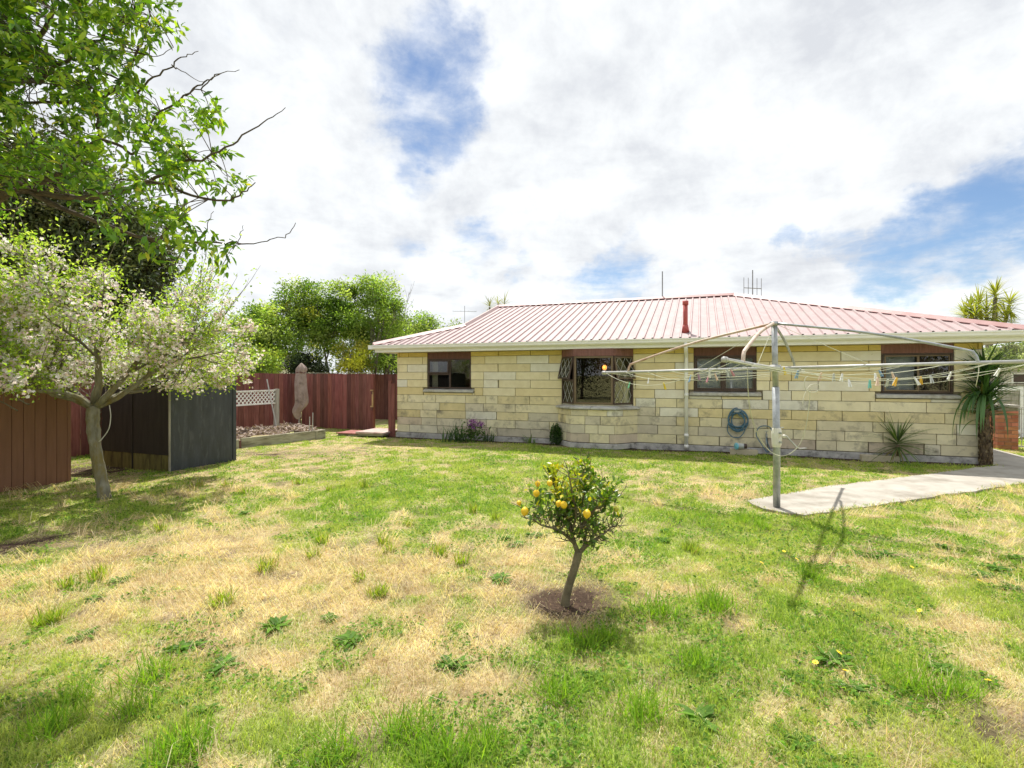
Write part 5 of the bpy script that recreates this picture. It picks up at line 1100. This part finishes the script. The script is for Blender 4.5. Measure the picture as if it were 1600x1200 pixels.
far_tree('leafy_tree', 'tallest green tree behind the middle of the narrow board fence', GRP, 582, 20.0, 426, 106, 585, LG + MG[:2], 34, 15000, .10, .10, 2, clump=.42)
far_tree('leafy_tree', 'darker green tree behind the gateway beside the house eave', GRP, 612, 21.5, 478, 80, 600, MG, 35, 8000, .10, .09, 3, clump=.42)
far_tree('leafy_tree', 'grey-green tree behind the left end of the pink roof', GRP, 662, 25.0, 486, 80, 600, MG + LG[:1], 36, 8000, .12, .10, 1, clump=.5)
far_tree('leafy_tree', 'small grey-green tree behind the lower left roof hip', GRP, 708, 27.0, 500, 60, 600, MG + LG[:1], 37, 6000, .12, .10, 1, clump=.5)
far_tree('yellow_shrub', 'yellow-green shrub behind the narrow board fence', GRP, 548, 18.6, 530, 60, 592, YG, 38, 3500, .09, .04, 3, cat='shrub', clump=.35)
far_tree('dark_shrub', 'dark green shrub behind the folded umbrella top', GRP, 482, 17.6, 552, 66, 596, [(.03, .05, .02), (.05, .075, .03)], 39, 3800, .09, .04, 3, dark=True, cat='shrub', clump=.3)
far_tree('pale_shrub', 'pale green shrub leaning over the fence behind the black shed', GRP, 396, 16.6, 545, 70, 596, LG + YG[:1], 40, 3800, .09, .04, 3, cat='shrub', clump=.33)
far_tree('low_shrub', 'mid green low shrub behind the gateway far fence', GRP, 600, 22.5, 540, 70, 600, MG, 42, 3500, .09, .04, 3, cat='shrub', clump=.4)
far_tree('conifer_tree', 'large dark conifer standing behind the blossom tree', GRP, 70, 19.0, 205, 300, 570, DK + BR, 43, 42000, .19, .30, 1, dark=True, clump=.95, shape=.9, lw=.5)
far_tree('conifer_tree', 'smaller brownish conifer beside the large dark conifer', GRP, 212, 21.5, 318, 110, 590, BR, 44, 16000, .17, .2, 1, dark=True, clump=.6, lw=.35)
far_tree('yellow_shrub', 'yellow-green shrub above the black shed roof', GRP, 318, 19.5, 540, 56, 600, YG, 45, 2600, .08, .04, 2, cat='shrub', clump=.3)
far_tree('silver_shrub', 'pale silvery shrub behind the right corner of the house', GRP, 1568, 14.4, 528, 78, 600, [(.32, .38, .24), (.22, .28, .14), (.42, .46, .34)], 46, 4200, .07, .04, 3, cat='shrub', clump=.28)
far_tree('leafy_tree', 'round green tree behind the silvery shrub past the house', GRP, 1640, 22, 500, 120, 600, MG, 47, 4000, .12, .1, 1, clump=.5)

for i, (bx, by, hh, ww) in enumerate(((-15.5, -3.5, 5.2, 5.0), (-11.5, -8.5, 6.0, 5.5), (-7.0, -10.0, 5.0, 5.0), (-2.5, -10.5, 4.6, 5.0), (2.0, -10.5, 5.2, 5.0), (6.5, -10.0, 4.4, 4.8), (11.0, -9.0, 5.0, 5.0))):  # invented tree row out of view, added so the windows mirror dark foliage
    t_ = far_tree('added_mirror_tree', 'leafy dark green tree in an added, unseen row facing the stone wall', 'added trees mirrored in the windows', 800, 1.0, HOR - (hh - EYE) * FPX, ww * FPX, HOR + (EYE - .15) * FPX, [(.018, .035, .010), (.03, .055, .015), (.05, .08, .02)], 140 + i, 5200, .17, .12, 2, dark=True, clump=.8, lw=.6)
    t_.location = (bx, by, 0)
def sword_leaves(P0, dirs, L_, W_, cols, rng, droop=.5, seg=6, fold=.18):
    """long arching strap leaves from a crown point"""
    V = []; F = []; C = []; up = np.array([0, 0, 1.0])
    for i in range(len(dirs)):
        d = dirs[i]; s = np.cross(d, up); s = s / max(np.linalg.norm(s), 1e-6); p = np.array(P0[i], float); o = len(V); l = L_[i]; dd = d.copy()
        for k in range(seg + 1):
            f = k / seg; w = W_[i] * (.55 + .9 * f * (1 - f) * 2 - .25 * f) * (1 - f ** 3) + .0012; nrm_ = np.cross(s, dd); V += [p - s * w / 2 + nrm_ * w * fold, p, p + s * w / 2 + nrm_ * w * fold]; C += [cols[i]] * 3
            dd = dd + np.array([0, 0, -droop * l / seg * (1.2 + f)]); dd = dd / np.linalg.norm(dd); p = p + dd * l / seg
        for k in range(seg):
            a = o + 3 * k; F += [(a, a + 1, a + 4, a + 3), (a + 1, a + 2, a + 5, a + 4)]
    return np.array(V), np.array(F), np.array(C)
def yucca_head(name, parent, c, n, L_, W_, cols, seed, low=-.4, high=1.0, droop=.6, m='leaf_glossy', bias=(0, 0), hspan=.05):
    rng = np.random.default_rng(seed); a = rng.random(n) * 2 * np.pi; e = rng.uniform(low, high, n); dirs = np.stack([np.cos(a) * np.sqrt(np.clip(1 - e ** 2, .02, 1)) + bias[0], np.sin(a) * np.sqrt(np.clip(1 - e ** 2, .02, 1)) + bias[1], e], 1); dirs = nrm(dirs)
    P0 = np.array(c)[None] + np.stack([np.zeros(n), np.zeros(n), (e - .3) * hspan], 1) + dirs * .02
    V, F, C = sword_leaves(P0, dirs, L_ * rng.uniform(.7, 1.15, n), W_ * rng.uniform(.75, 1.2, n), pick(rng, n, cols, .15), rng, droop); return tag(link(name, arr_mesh(name, V, F, C), m, parent), kind='stuff')
def corner_yucca():
    B = gnd(1540, 727); t = thing('cabbage_palm', 'young cabbage palm with a shaggy brown trunk and drooping sword leaves at the house corner', 'palm', (B.x, B.y, 0)); R = random.Random(2)
    pts = [(0, 0, -.03), (.005, 0, .3), (-.01, 0, .6), (-.02, 0, .95), (-.01, .0, 1.5)]; MB().tube(smooth(pts, 5), list(np.interp(np.linspace(0, 1, 21), [0, .1, .4, .65, 1], [.085, .080, .082, .07, .05])), 14).build('trunk', 'bark_palm', t, True)
    rng = np.random.default_rng(3); n = 420; a = rng.random(n) * 2 * np.pi; z = rng.random(n) * .95; d = np.stack([np.cos(a) * .45, np.sin(a) * .45, rng.choice([-1, .9], n)], 1); P = np.stack([np.cos(a) * .074, np.sin(a) * .074, z], 1)
    tag(link('old_leaf_bases', leaves_mesh('old_leaf_bases', P, d, np.stack([np.cos(a), np.sin(a), a * 0], 1), .05 + .06 * rng.random(n), .025 + .02 * rng.random(n), pick(rng, n, [(.15, .105, .06), (.22, .16, .09), (.09, .06, .04), (.30, .24, .15)], .2)), 'leaf_dark', t), kind='stuff')
    DG = [(.06, .13, .035), (.085, .17, .05), (.10, .20, .07), (.045, .10, .03)]
    for i, z in enumerate((.95, 1.12, 1.3, 1.48, 1.64)): yucca_head('foliage', t, (-.015, 0, z), 52, .60, .055, DG if i else DG[:2] + [(.22, .22, .04)], 60 + i, .05, .95, .35 if i else .2, bias=(.12, 0), hspan=.16)
    n = 15; rng = np.random.default_rng(77); a = np.pi + rng.normal(size=n) * .55; e = rng.uniform(.25, .75, n); dirs = nrm(np.stack([np.cos(a), np.sin(a) - .25, e], 1)); V, F, C = sword_leaves(np.tile([[-.02, -.02, 1.32]], (n, 1)), dirs, rng.uniform(.75, 1.15, n), rng.uniform(.05, .075, n), pick(rng, n, [(.10, .20, .075), (.13, .25, .10), (.08, .16, .06)], .1), rng, 2.6, 10)
    tag(link('drooping_leaves', arr_mesh('drooping_leaves', V, F, C), 'leaf_glossy', t), kind='stuff')
    V, F, C = sword_leaves(np.array([[-.09, -.03, .82]]), nrm(np.array([[-1, -.2, .35]])), np.array([.62]), np.array([.035]), np.array([[.13, .21, .08]]), rng, 1.8, 10); tag(link('drooping_leaves', arr_mesh('drooping_leaves', V, F, C), 'leaf_glossy', t), kind='stuff')
corner_yucca()
def small_yucca():
    B = gnd(1404, 721); t = thing('spiky_plant', 'small spiky plant with arching thin leaves in front of the stone wall', 'plant', (B.x, B.y, H(B.x, B.y)))
    MB().tube([(0, 0, -.03), (.0, 0, .15), (-.015, 0, .32)], [.035, .032, .028], 10).build('stem', 'bark_palm', t, True)
    G = [(.11, .19, .055), (.15, .24, .08), (.08, .14, .045), (.20, .27, .10)]
    yucca_head('foliage', t, (-.015, 0, .33), 74, .68, .026, G, 81, -.35, .95, .55, hspan=.10); yucca_head('foliage', t, (-.015, 0, .34), 26, .62, .028, G, 82, .75, 1.0, .12, hspan=.05)
    yucca_head('dry_leaves', t, (-.015, 0, .30), 18, .48, .022, [(.28, .24, .12), (.20, .16, .09)], 83, -.8, -.2, .8)
small_yucca()
def cabbage_tree(label, px, d, heads, seed, ln=.75, cols=None, n=60, fork=.6, base_col='bark'):
    """branching stems each topped by a round head of sword leaves"""
    B = Vector(((px - 800) / FPX * d, d, 0)); t = thing('cabbage_tree', label, 'tree', B); tops = [at(x, y, d + dy) - B for x, y, dy in heads]; zf = min(p.z for p in tops) - fork; m = MB()
    m.tube([(0, 0, -.05), (0, 0, zf * .5), (0.02, 0, zf)], [.16, .13, .11], 10); m.build('trunk', base_col, t, True)
    mm = MB()
    for p in tops: mm.tube(smooth([(0.02, 0, zf - .05), (p.x * .7, p.y * .6, zf + (p.z - zf) * .4), p], 4), [.08] + [.055] * 8, 8)
    mm.build('stems', base_col, t, True)
    for i, p in enumerate(tops): yucca_head('leaf_head', t, p, n, ln * (.85 + .3 * ((i * 37) % 10) / 10), .05, cols or [(.30, .33, .05), (.40, .40, .07), (.20, .26, .05)], seed + i, -.75, 1.0, .35, 'leaf', hspan=.25)
cabbage_tree('cabbage tree with yellow-green spiky heads rising behind the right end of the roof', 1545, 19.0, [(1516, 484, 0), (1530, 478, .3), (1555, 465, 0), (1577, 477, .2), (1542, 492, -.3), (1508, 496, .3), (1572, 500, 0), (1524, 496, -.4), (1556, 488, .4)], 90, .66, n=85)
cabbage_tree('distant cabbage tree peeking over the left end of the roof ridge', 768, 30.0, [(765, 480, 0), (778, 476, .3), (788, 477, 0)], 110, .8, [(.20, .22, .09), (.28, .28, .12)], 40)
B_ = Vector((-8.25, 10.9, 0)); yp = thing('garden_palm', 'dark palm with a thin ringed trunk between the brown shed and the black shed', 'palm', B_)
MB().tube([(0, 0, -.03), (0, 0, .12), (.0, 0, .5), (.02, 0, 1.02)], [.11, .075, .06, .06], 10).build('trunk', 'bark_palm', yp, True)
yucca_head('foliage', yp, (.02, 0, 1.05), 90, .70, .05, [(.03, .06, .025), (.045, .085, .035)], 121, -.5, 1.0, .8)

def iris_bed():
    rng = np.random.default_rng(7)
    def clump(name, label, px, py, n, L_, cols, w=.03, spread=.14, cat='plant', up=(.75, 1.0)):
        g = gnd(px, py); t = thing(name, label, cat, (g.x, g.y, H(g.x, g.y))); a = rng.random(n) * 2 * np.pi; e = rng.uniform(*up, n); d = np.stack([np.cos(a) * np.sqrt(1 - e ** 2 + .001), np.sin(a) * np.sqrt(1 - e ** 2 + .001), e], 1)
        V, F, C = sword_leaves(np.stack([rng.normal(size=n) * spread, rng.normal(size=n) * spread * .5, np.full(n, -.01)], 1), d, L_ * rng.uniform(.7, 1.15, n), np.full(n, w), pick(rng, n, cols, .15), rng, .25); tag(link('foliage', arr_mesh('foliage', V, F, C), 'leaf', t), kind='stuff'); return t
    IG = [(.07, .14, .06), (.10, .18, .085), (.055, .11, .05)]
    clump('iris_clump', 'clump of upright grey-green iris blades under the left window', 713, 690, 46, .50, IG, .032, .16); clump('iris_clump', 'small clump of iris blades right of the purple flowers', 765, 690, 16, .34, IG, .028, .07); clump('iris_clump', 'few pale broad blades beside the small round shrub', 829, 693, 9, .30, [(.16, .26, .10), (.22, .32, .13)], .045, .06, up=(.5, .95))
    g = gnd(737, 691); t = thing('purple_flower', 'leafy plant topped with purple flowers under the left window', 'flower', (g.x, g.y, H(g.x, g.y)))
    n = 420; p = rng.normal(size=(n, 3)) * np.array([.16, .10, .12]) + np.array([0, 0, .20]); p[:, 2] = np.clip(p[:, 2], .02, .5); tag(link('foliage', leaves_mesh('foliage', p, rnd_dirs(rng, n) + np.array([0, 0, .4]), rnd_dirs(rng, n) + np.array([0, 0, .7]), .05 + .05 * rng.random(n), .022 + .015 * rng.random(n), pick(rng, n, [(.05, .11, .03), (.08, .16, .04), (.12, .22, .05)], .2)), 'leaf', t), kind='stuff')
    MB().tube([(0, 0, -.01), (.0, 0, .3)], .012, 6).tube([(0, 0, .1), (.1, -.03, .42)], .008, 5).tube([(0, 0, .1), (-.06, 0, .40)], .008, 5).build('stem', 'bark_lemon', t)
    cs = np.array([(.02, -.04, .45), (.08, -.02, .50), (.14, -.03, .44), (-.05, 0, .42), (.0, -.05, .52), (.22, 0, .46), (.26, -.02, .42), (.05, -.06, .38)]); n = 420; i = rng.integers(0, len(cs), n); p = cs[i] + rng.normal(size=(n, 3)) * .032
    tag(link('blossom', leaves_mesh('blossom', p, rnd_dirs(rng, n), rnd_dirs(rng, n), np.full(n, .03), np.full(n, .026), pick(rng, n, [(.42, .14, .50), (.52, .22, .60), (.34, .10, .42)], .12)), 'petal', t), kind='stuff')
    g = gnd(869, 695); t = thing('round_shrub', 'small dense dark green shrub against the wall left of the bay window', 'shrub', (g.x, g.y, H(g.x, g.y))); n = 1500; v = rnd_dirs(rng, n) * (rng.random((n, 1)) ** .4); p = v * np.array([.17, .15, .24]) * (1 + .18 * np.sin(v[:, :1] * 9)) + np.array([0, 0, .24]); p[:, 0] *= 1.15 - .45 * np.clip(p[:, 2] / .5, 0, 1)
    tag(link('foliage', leaves_mesh('foliage', p, v + rnd_dirs(rng, n) * .6, v + np.array([0, 0, .5]), .03 + .03 * rng.random(n), .016 + .014 * rng.random(n), pick(rng, n, [(.035, .085, .022), (.055, .12, .03), (.08, .15, .04)], .2)), 'leaf_glossy', t), kind='stuff'); MB().tube([(0, 0, -.02), (0, 0, .25)], .015, 6).build('stem', 'bark_dark', t)
iris_bed()

def tufts_and_weeds():
    rng = np.random.default_rng(15); r = random.Random(15)
    TG = [(.27, .40, .035), (.36, .46, .05), (.20, .34, .03)]; protos = []
    def tuft_mesh(n, L_, w, spread, cols, up, droop=.5):
        a = rng.random(n) * 2 * np.pi; e = rng.uniform(*up, n); d = np.stack([np.cos(a) * np.sqrt(1 - e ** 2 + .001), np.sin(a) * np.sqrt(1 - e ** 2 + .001), e], 1)
        V, F, C = sword_leaves(np.stack([rng.normal(size=n) * spread, rng.normal(size=n) * spread, np.full(n, -.004)], 1), d, L_ * rng.uniform(.55, 1.15, n), w * rng.uniform(.7, 1.2, n), pick(rng, n, cols, .15), rng, droop, 3); me = arr_mesh('tuft', V, F, C); me.materials.append(MATS['grass_blade']); return me
    dry = [tuft_mesh(44, .12, .0085, .030, TG + [(.42, .34, .14)], (.72, 1.0)) for _ in range(4)]
    lush = [tuft_mesh(150, .15, .0048, .065, [(.14, .30, .018), (.20, .37, .022), (.27, .43, .035)], (.6, 1.0), 1.6) for _ in range(4)]
    def weed_mesh(n, L_, w):
        a = rng.random(n) * 2 * np.pi; e = rng.uniform(.12, .6, n); d = np.stack([np.cos(a), np.sin(a), e], 1); P = rng.normal(size=(n, 3)) * np.array([.014, .014, 0]) + np.array([0, 0, .008])
        me = leaves_mesh('weed', P, d, np.tile([[0, 0, 1.0]], (n, 1)) + rnd_dirs(rng, n) * .3, L_ * rng.uniform(.6, 1.15, n), w * rng.uniform(.7, 1.2, n), pick(rng, n, [(.12, .25, .03), (.17, .33, .04), (.08, .18, .025)], .15), True, .2, .25); me.materials.append(MATS['grass_blade']); return me
    weed = [weed_mesh(34, .075, .024) for _ in range(4)]; flat = [weed_mesh(26, .10, .030) for _ in range(3)]
    marks = [(LEMON, 1.0, 'near the lemon tree'), (APPLE, 2.2, 'near the blossom tree'), (gnd(1213, 795), 1.6, 'near the clothesline pole'), (gnd(1450, 775), 2.4, 'near the concrete path'), (SH, 2.6, 'in front of the black shed')]
    def put(name, meshes, spots, label, cat, group, sc=(.8, 1.25)):
        base_label, base_group = label, group
        for px, py in spots:
            g = gnd(px, py); near_ = min(((Vector((g.x - m_.x, g.y - m_.y)).length / r_, w_) for m_, r_, w_ in marks)); wh = near_[1] if near_[0] < 1 else 'out in the open lawn'; label = base_label + ' ' + wh; group = base_group + ' ' + wh; o = bpy.data.objects.new(name, r.choice(meshes)); COL.objects.link(o); o.location = (g.x, g.y, H(g.x, g.y)); o.rotation_euler = (0, 0, r.random() * 6.28); k = r.uniform(*sc); o.scale = (k, k, k * r.uniform(.85, 1.1)); tag(o, label, cat, group)
    put('grass_tuft', dry, [(102, 918), (150, 908), (158, 900), (88, 970), (70, 975), (422, 890), (415, 893), (490, 873), (505, 848), (600, 850), (607, 862), (595, 926), (586, 930), (684, 860), (690, 868), (722, 880), (340, 948), (352, 942), (640, 820), (570, 760), (515, 765), (900, 760), (1085, 862), (1075, 858), (380, 770), (355, 760), (465, 755), (740, 800), (775, 812), (560, 905), (250, 830), (310, 760)],
        'upright tuft of yellow-green grass', 'grass tuft', 'upright grass tufts')
    put('lush_grass_clump', lush, [(210, 1110), (120, 1090), (285, 1180), (230, 1060), (760, 1170), (690, 1190), (80, 1140), (910, 1010), (945, 1000), (870, 1090), (640, 1150), (1005, 1120), (1090, 1040), (1500, 1085), (530, 1180), (1120, 950), (1030, 960), (1270, 905), (590, 775), (1190, 825), (1160, 815), (1440, 1080)],
        'thick clump of long bright green grass', 'grass clump', 'lush grass clumps', (.7, 1.15))
    put('broadleaf_weed', weed, [(187, 910), (150, 938), (385, 803), (548, 1000), (516, 965), (700, 1038), (715, 1045), (780, 908), (830, 838), (790, 842), (805, 852), (845, 838), (1040, 830), (1475, 1050), (1385, 865), (1365, 868), (1560, 890), (1585, 872), (1540, 900), (1340, 865), (1580, 920), (1035, 845), (1475, 855)],
        'dark green broadleaf weed rosette', 'weed', 'broadleaf weeds', (.8, 1.3))
    put('flat_weed', flat, [(130, 995), (300, 1010), (345, 1045), (280, 1015), (320, 1110), (1090, 1125), (1250, 1160), (930, 1060), (1330, 1075), (1300, 1035), (1240, 1060), (430, 980)],
        'flat spreading weed with long leaves', 'weed', 'flat spreading weeds', (.7, 1.2))
    fm = MB()
    for k_ in range(9): a = 2 * math.pi * k_ / 9; b = a + .5; fm.poly([(0, 0, 0), (.014 * math.cos(a - .3), .014 * math.sin(a - .3), .002), (.018 * math.cos(a), .018 * math.sin(a), .003), (.014 * math.cos(a + .3), .014 * math.sin(a + .3), .002)], [(0, 1, 2, 3)])
    fm.lathe([(.006, 0), (.005, .005), (.001, .007)], 8)
    me = bpy.data.meshes.new('lawn_flower_head'); me.from_pydata(fm.v, [], fm.f); me.materials.append(MATS['flower_yellow'])
    sm = bpy.data.meshes.new('lawn_flower_stalk'); s_ = MB().tube([(0, 0, -.05), (0, 0, .0)], .0018, 5); sm.from_pydata(s_.v, [], s_.f); sm.materials.append(MATS['bark_lemon'])
    for px, py in ((1274, 1047), (1311, 1032), (1321, 1060), (1544, 1076), (1334, 963), (1437, 963), (1190, 887), (1245, 880), (1225, 867), (1425, 892), (1530, 914)):
        g = gnd(px, py); o = bpy.data.objects.new('lawn_daisy', me); COL.objects.link(o); o.location = (g.x, g.y, H(g.x, g.y) + .045); o.rotation_euler = (r.uniform(.1, .5), r.uniform(-.3, .3), r.random() * 6); tag(o, 'tiny yellow daisy-like flower in the lawn', 'flower', 'yellow lawn flowers'); c = bpy.data.objects.new('stalk', sm); COL.objects.link(c); c.parent = o
tufts_and_weeds()

# ---------------------------------------------------------------- right-hand side yard and neighbours
def brick_pier():
    g = gnd(1568, 701); t = thing('brick_pier', 'short orange-red brick pier with a concrete cap beside the metal gate', 'pier', (g.x, g.y, 0), -ANG); h, w = .93, .36; r = random.Random(8)
    core = MB().box(-w / 2 + .008, w / 2 - .008, -w / 2 + .008, w / 2 - .008, -.02, h).build('pier_core', 'mortar', t); bh = .086; L_ = .23; wd = .11; n = int(h / bh)
    for i in range(n):
        z = i * bh; lay = [(-w / 2, -w / 2, -w / 2 + L_, -w / 2 + wd), (-w / 2 + L_ + .01, -w / 2, w / 2, -w / 2 + L_), (w / 2 - L_, w / 2 - wd, w / 2, w / 2), (-w / 2, w / 2 - L_, -w / 2 + wd, w / 2)]
        if i % 2: lay = [(-w / 2 + wd + .01, -w / 2, w / 2, -w / 2 + wd), (-w / 2, -w / 2, -w / 2 + wd, w / 2 - wd - .01), (-w / 2, w / 2 - wd, w / 2 - wd - .01, w / 2), (w / 2 - wd, -w / 2 + wd + .01, w / 2, w / 2)]
        for x0, y0, x1, y1 in lay: o = MB().box(x0, x1, y0, y1, z + .005, z + bh - .005).build('brick', 'brick', t); v = r.uniform(.75, 1.2); o.color = (v, v * r.uniform(.85, 1.1), v * r.uniform(.8, 1.1), 1)
    MB().box(-w / 2 - .02, w / 2 + .02, -w / 2 - .02, w / 2 + .02, h + .002, h + .06).build('pier_cap', 'concrete', t, bevel=.008)
brick_pier()
def metal_gate():
    g = gnd(1580, 701); p = Vector((g.x, g.y, 0)); t = thing('metal_gate', 'pale metal gate of thin upright bars beside the brick pier', 'gate', p, -ANG); h, L_ = .92, 1.0
    fr = MB()
    for z in (.06, .36, h): fr.bar((0, 0, z), (L_, 0, z), .025, .025)
    for x in (.0, L_): fr.bar((x, 0, .0), (x, 0, h + .012), .03, .03)
    fr.build('gate_frame', 'galv_light', t)
    for i in range(1, 11): MB().tube([(L_ * i / 11, 0, .06), (L_ * i / 11, 0, h)], .007, 6).build('bar', 'galv_light', t)
    for i in range(5):
        c = Vector((.1 + .2 * i, -.012, .30)); MB().tube([c + Vector((.06 * math.cos(a), 0, .055 * math.sin(a))) for a in np.linspace(0, 5.6, 14)], .006, 5).build('scroll', 'galv_light', t)
metal_gate()
gp2 = at(1556, 690, 14.2); q = Vector((gp2.x, 14.2, 0))
paling_fence('grey_fence', 'weathered grey paling fence with a white top rail beyond the metal gate', q, q + Vector((2.6, -.5, 0)), .16, 1.42, .012, 'timber_grey', rails=(.3, 1.1), seed=7, cap='white_paint')
wp = thing('white_fence_panel', 'white framed fence panel between the palm and the grey fence', 'fence', Vector((at(1553, 690, 13.7).x, 13.7, 0)), -.15)
for x0, x1, z0, z1 in ((0, .08, 0, 1.35), (.62, .70, 0, 1.35), (.081, .619, 1.24, 1.34), (.081, .619, .1, .2)): MB().box(x0, x1, 0, .05, z0, z1).build('frame_board', 'white_paint', wp)
for i in range(5): MB().box(.085 + .107 * i, .085 + .107 * i + .100, .015, .035, .203, 1.237).build('panel_board', 'timber_grey', wp)
def plain_house(label, px0, px1, d, eave, ridge, wall, roof, rz=-ANG, dep=7.0, win=True, bottom=0.0):
    x0, x1 = (px0 - 800) / FPX * d, (px1 - 800) / FPX * d; ze = EYE + (HOR - eave) / FPX * d; zr_ = EYE + (HOR - ridge) / FPX * d; L_ = x1 - x0; t = thing('neighbour_house', label, 'house', (x0, d, 0), rz)
    MB().box(0, L_, 0, dep, -.05, ze).build('wall', wall, t); o = .4
    rf = MB().poly([(-o, -o, ze), (L_ + o, -o, ze), (L_ + o, dep + o, ze), (-o, dep + o, ze), (-o, dep / 2, zr_), (L_ + o, dep / 2, zr_), (-o, -o, ze - .12), (L_ + o, -o, ze - .12)], [(0, 1, 5, 4), (2, 3, 4, 5), (1, 2, 5), (3, 0, 4), (6, 7, 1, 0), (3, 2, 1, 0)]).build('roof', roof, t)
    for i in range(14):                       # tile courses
        f0 = i / 14; y = -o + (dep / 2 + o) * f0; z = ze + (zr_ - ze) * f0; MB().box(-o, L_ + o, y, y + .12, z + .0, z + .05).build('tile_course', roof, rf)
    MB().box(-o, L_ + o, -o - .02, -o - .001, ze - .16, ze + .02).build('fascia', 'white_paint', t)
    if win:
        for f in (.3, .7): w = MB().box(L_ * f - .6, L_ * f + .6, -.03, .02, ze - 1.5, ze - .4).build('window', 'white_paint', t); MB().box(L_ * f - .54, L_ * f + .54, -.034, -.031, ze - 1.44, ze - .46).build('pane', 'dark_frame', w)
    return t
plain_house('grey-roofed neighbouring house seen above the black shed between shrubs', 285, 395, 34, 572, 546, 'neighbour_wall', 'neighbour_roof')
plain_house('cream neighbouring house with a low roof past the right corner of the house', 1548, 1720, 19.5, 566, 538, 'neighbour_wall', 'neighbour_roof', rz=-.2, dep=6)
antenna('neighbour_antenna', 'thin television antenna standing behind the grey-green trees', ((726 - 800) / FPX * 33, 33.0, 0), EYE + (HOR - 478) / FPX * 33, (1.5, .35, 4, False, .5), .1)
print('tris', sum(len(m.polygons) for m in bpy.data.meshes))
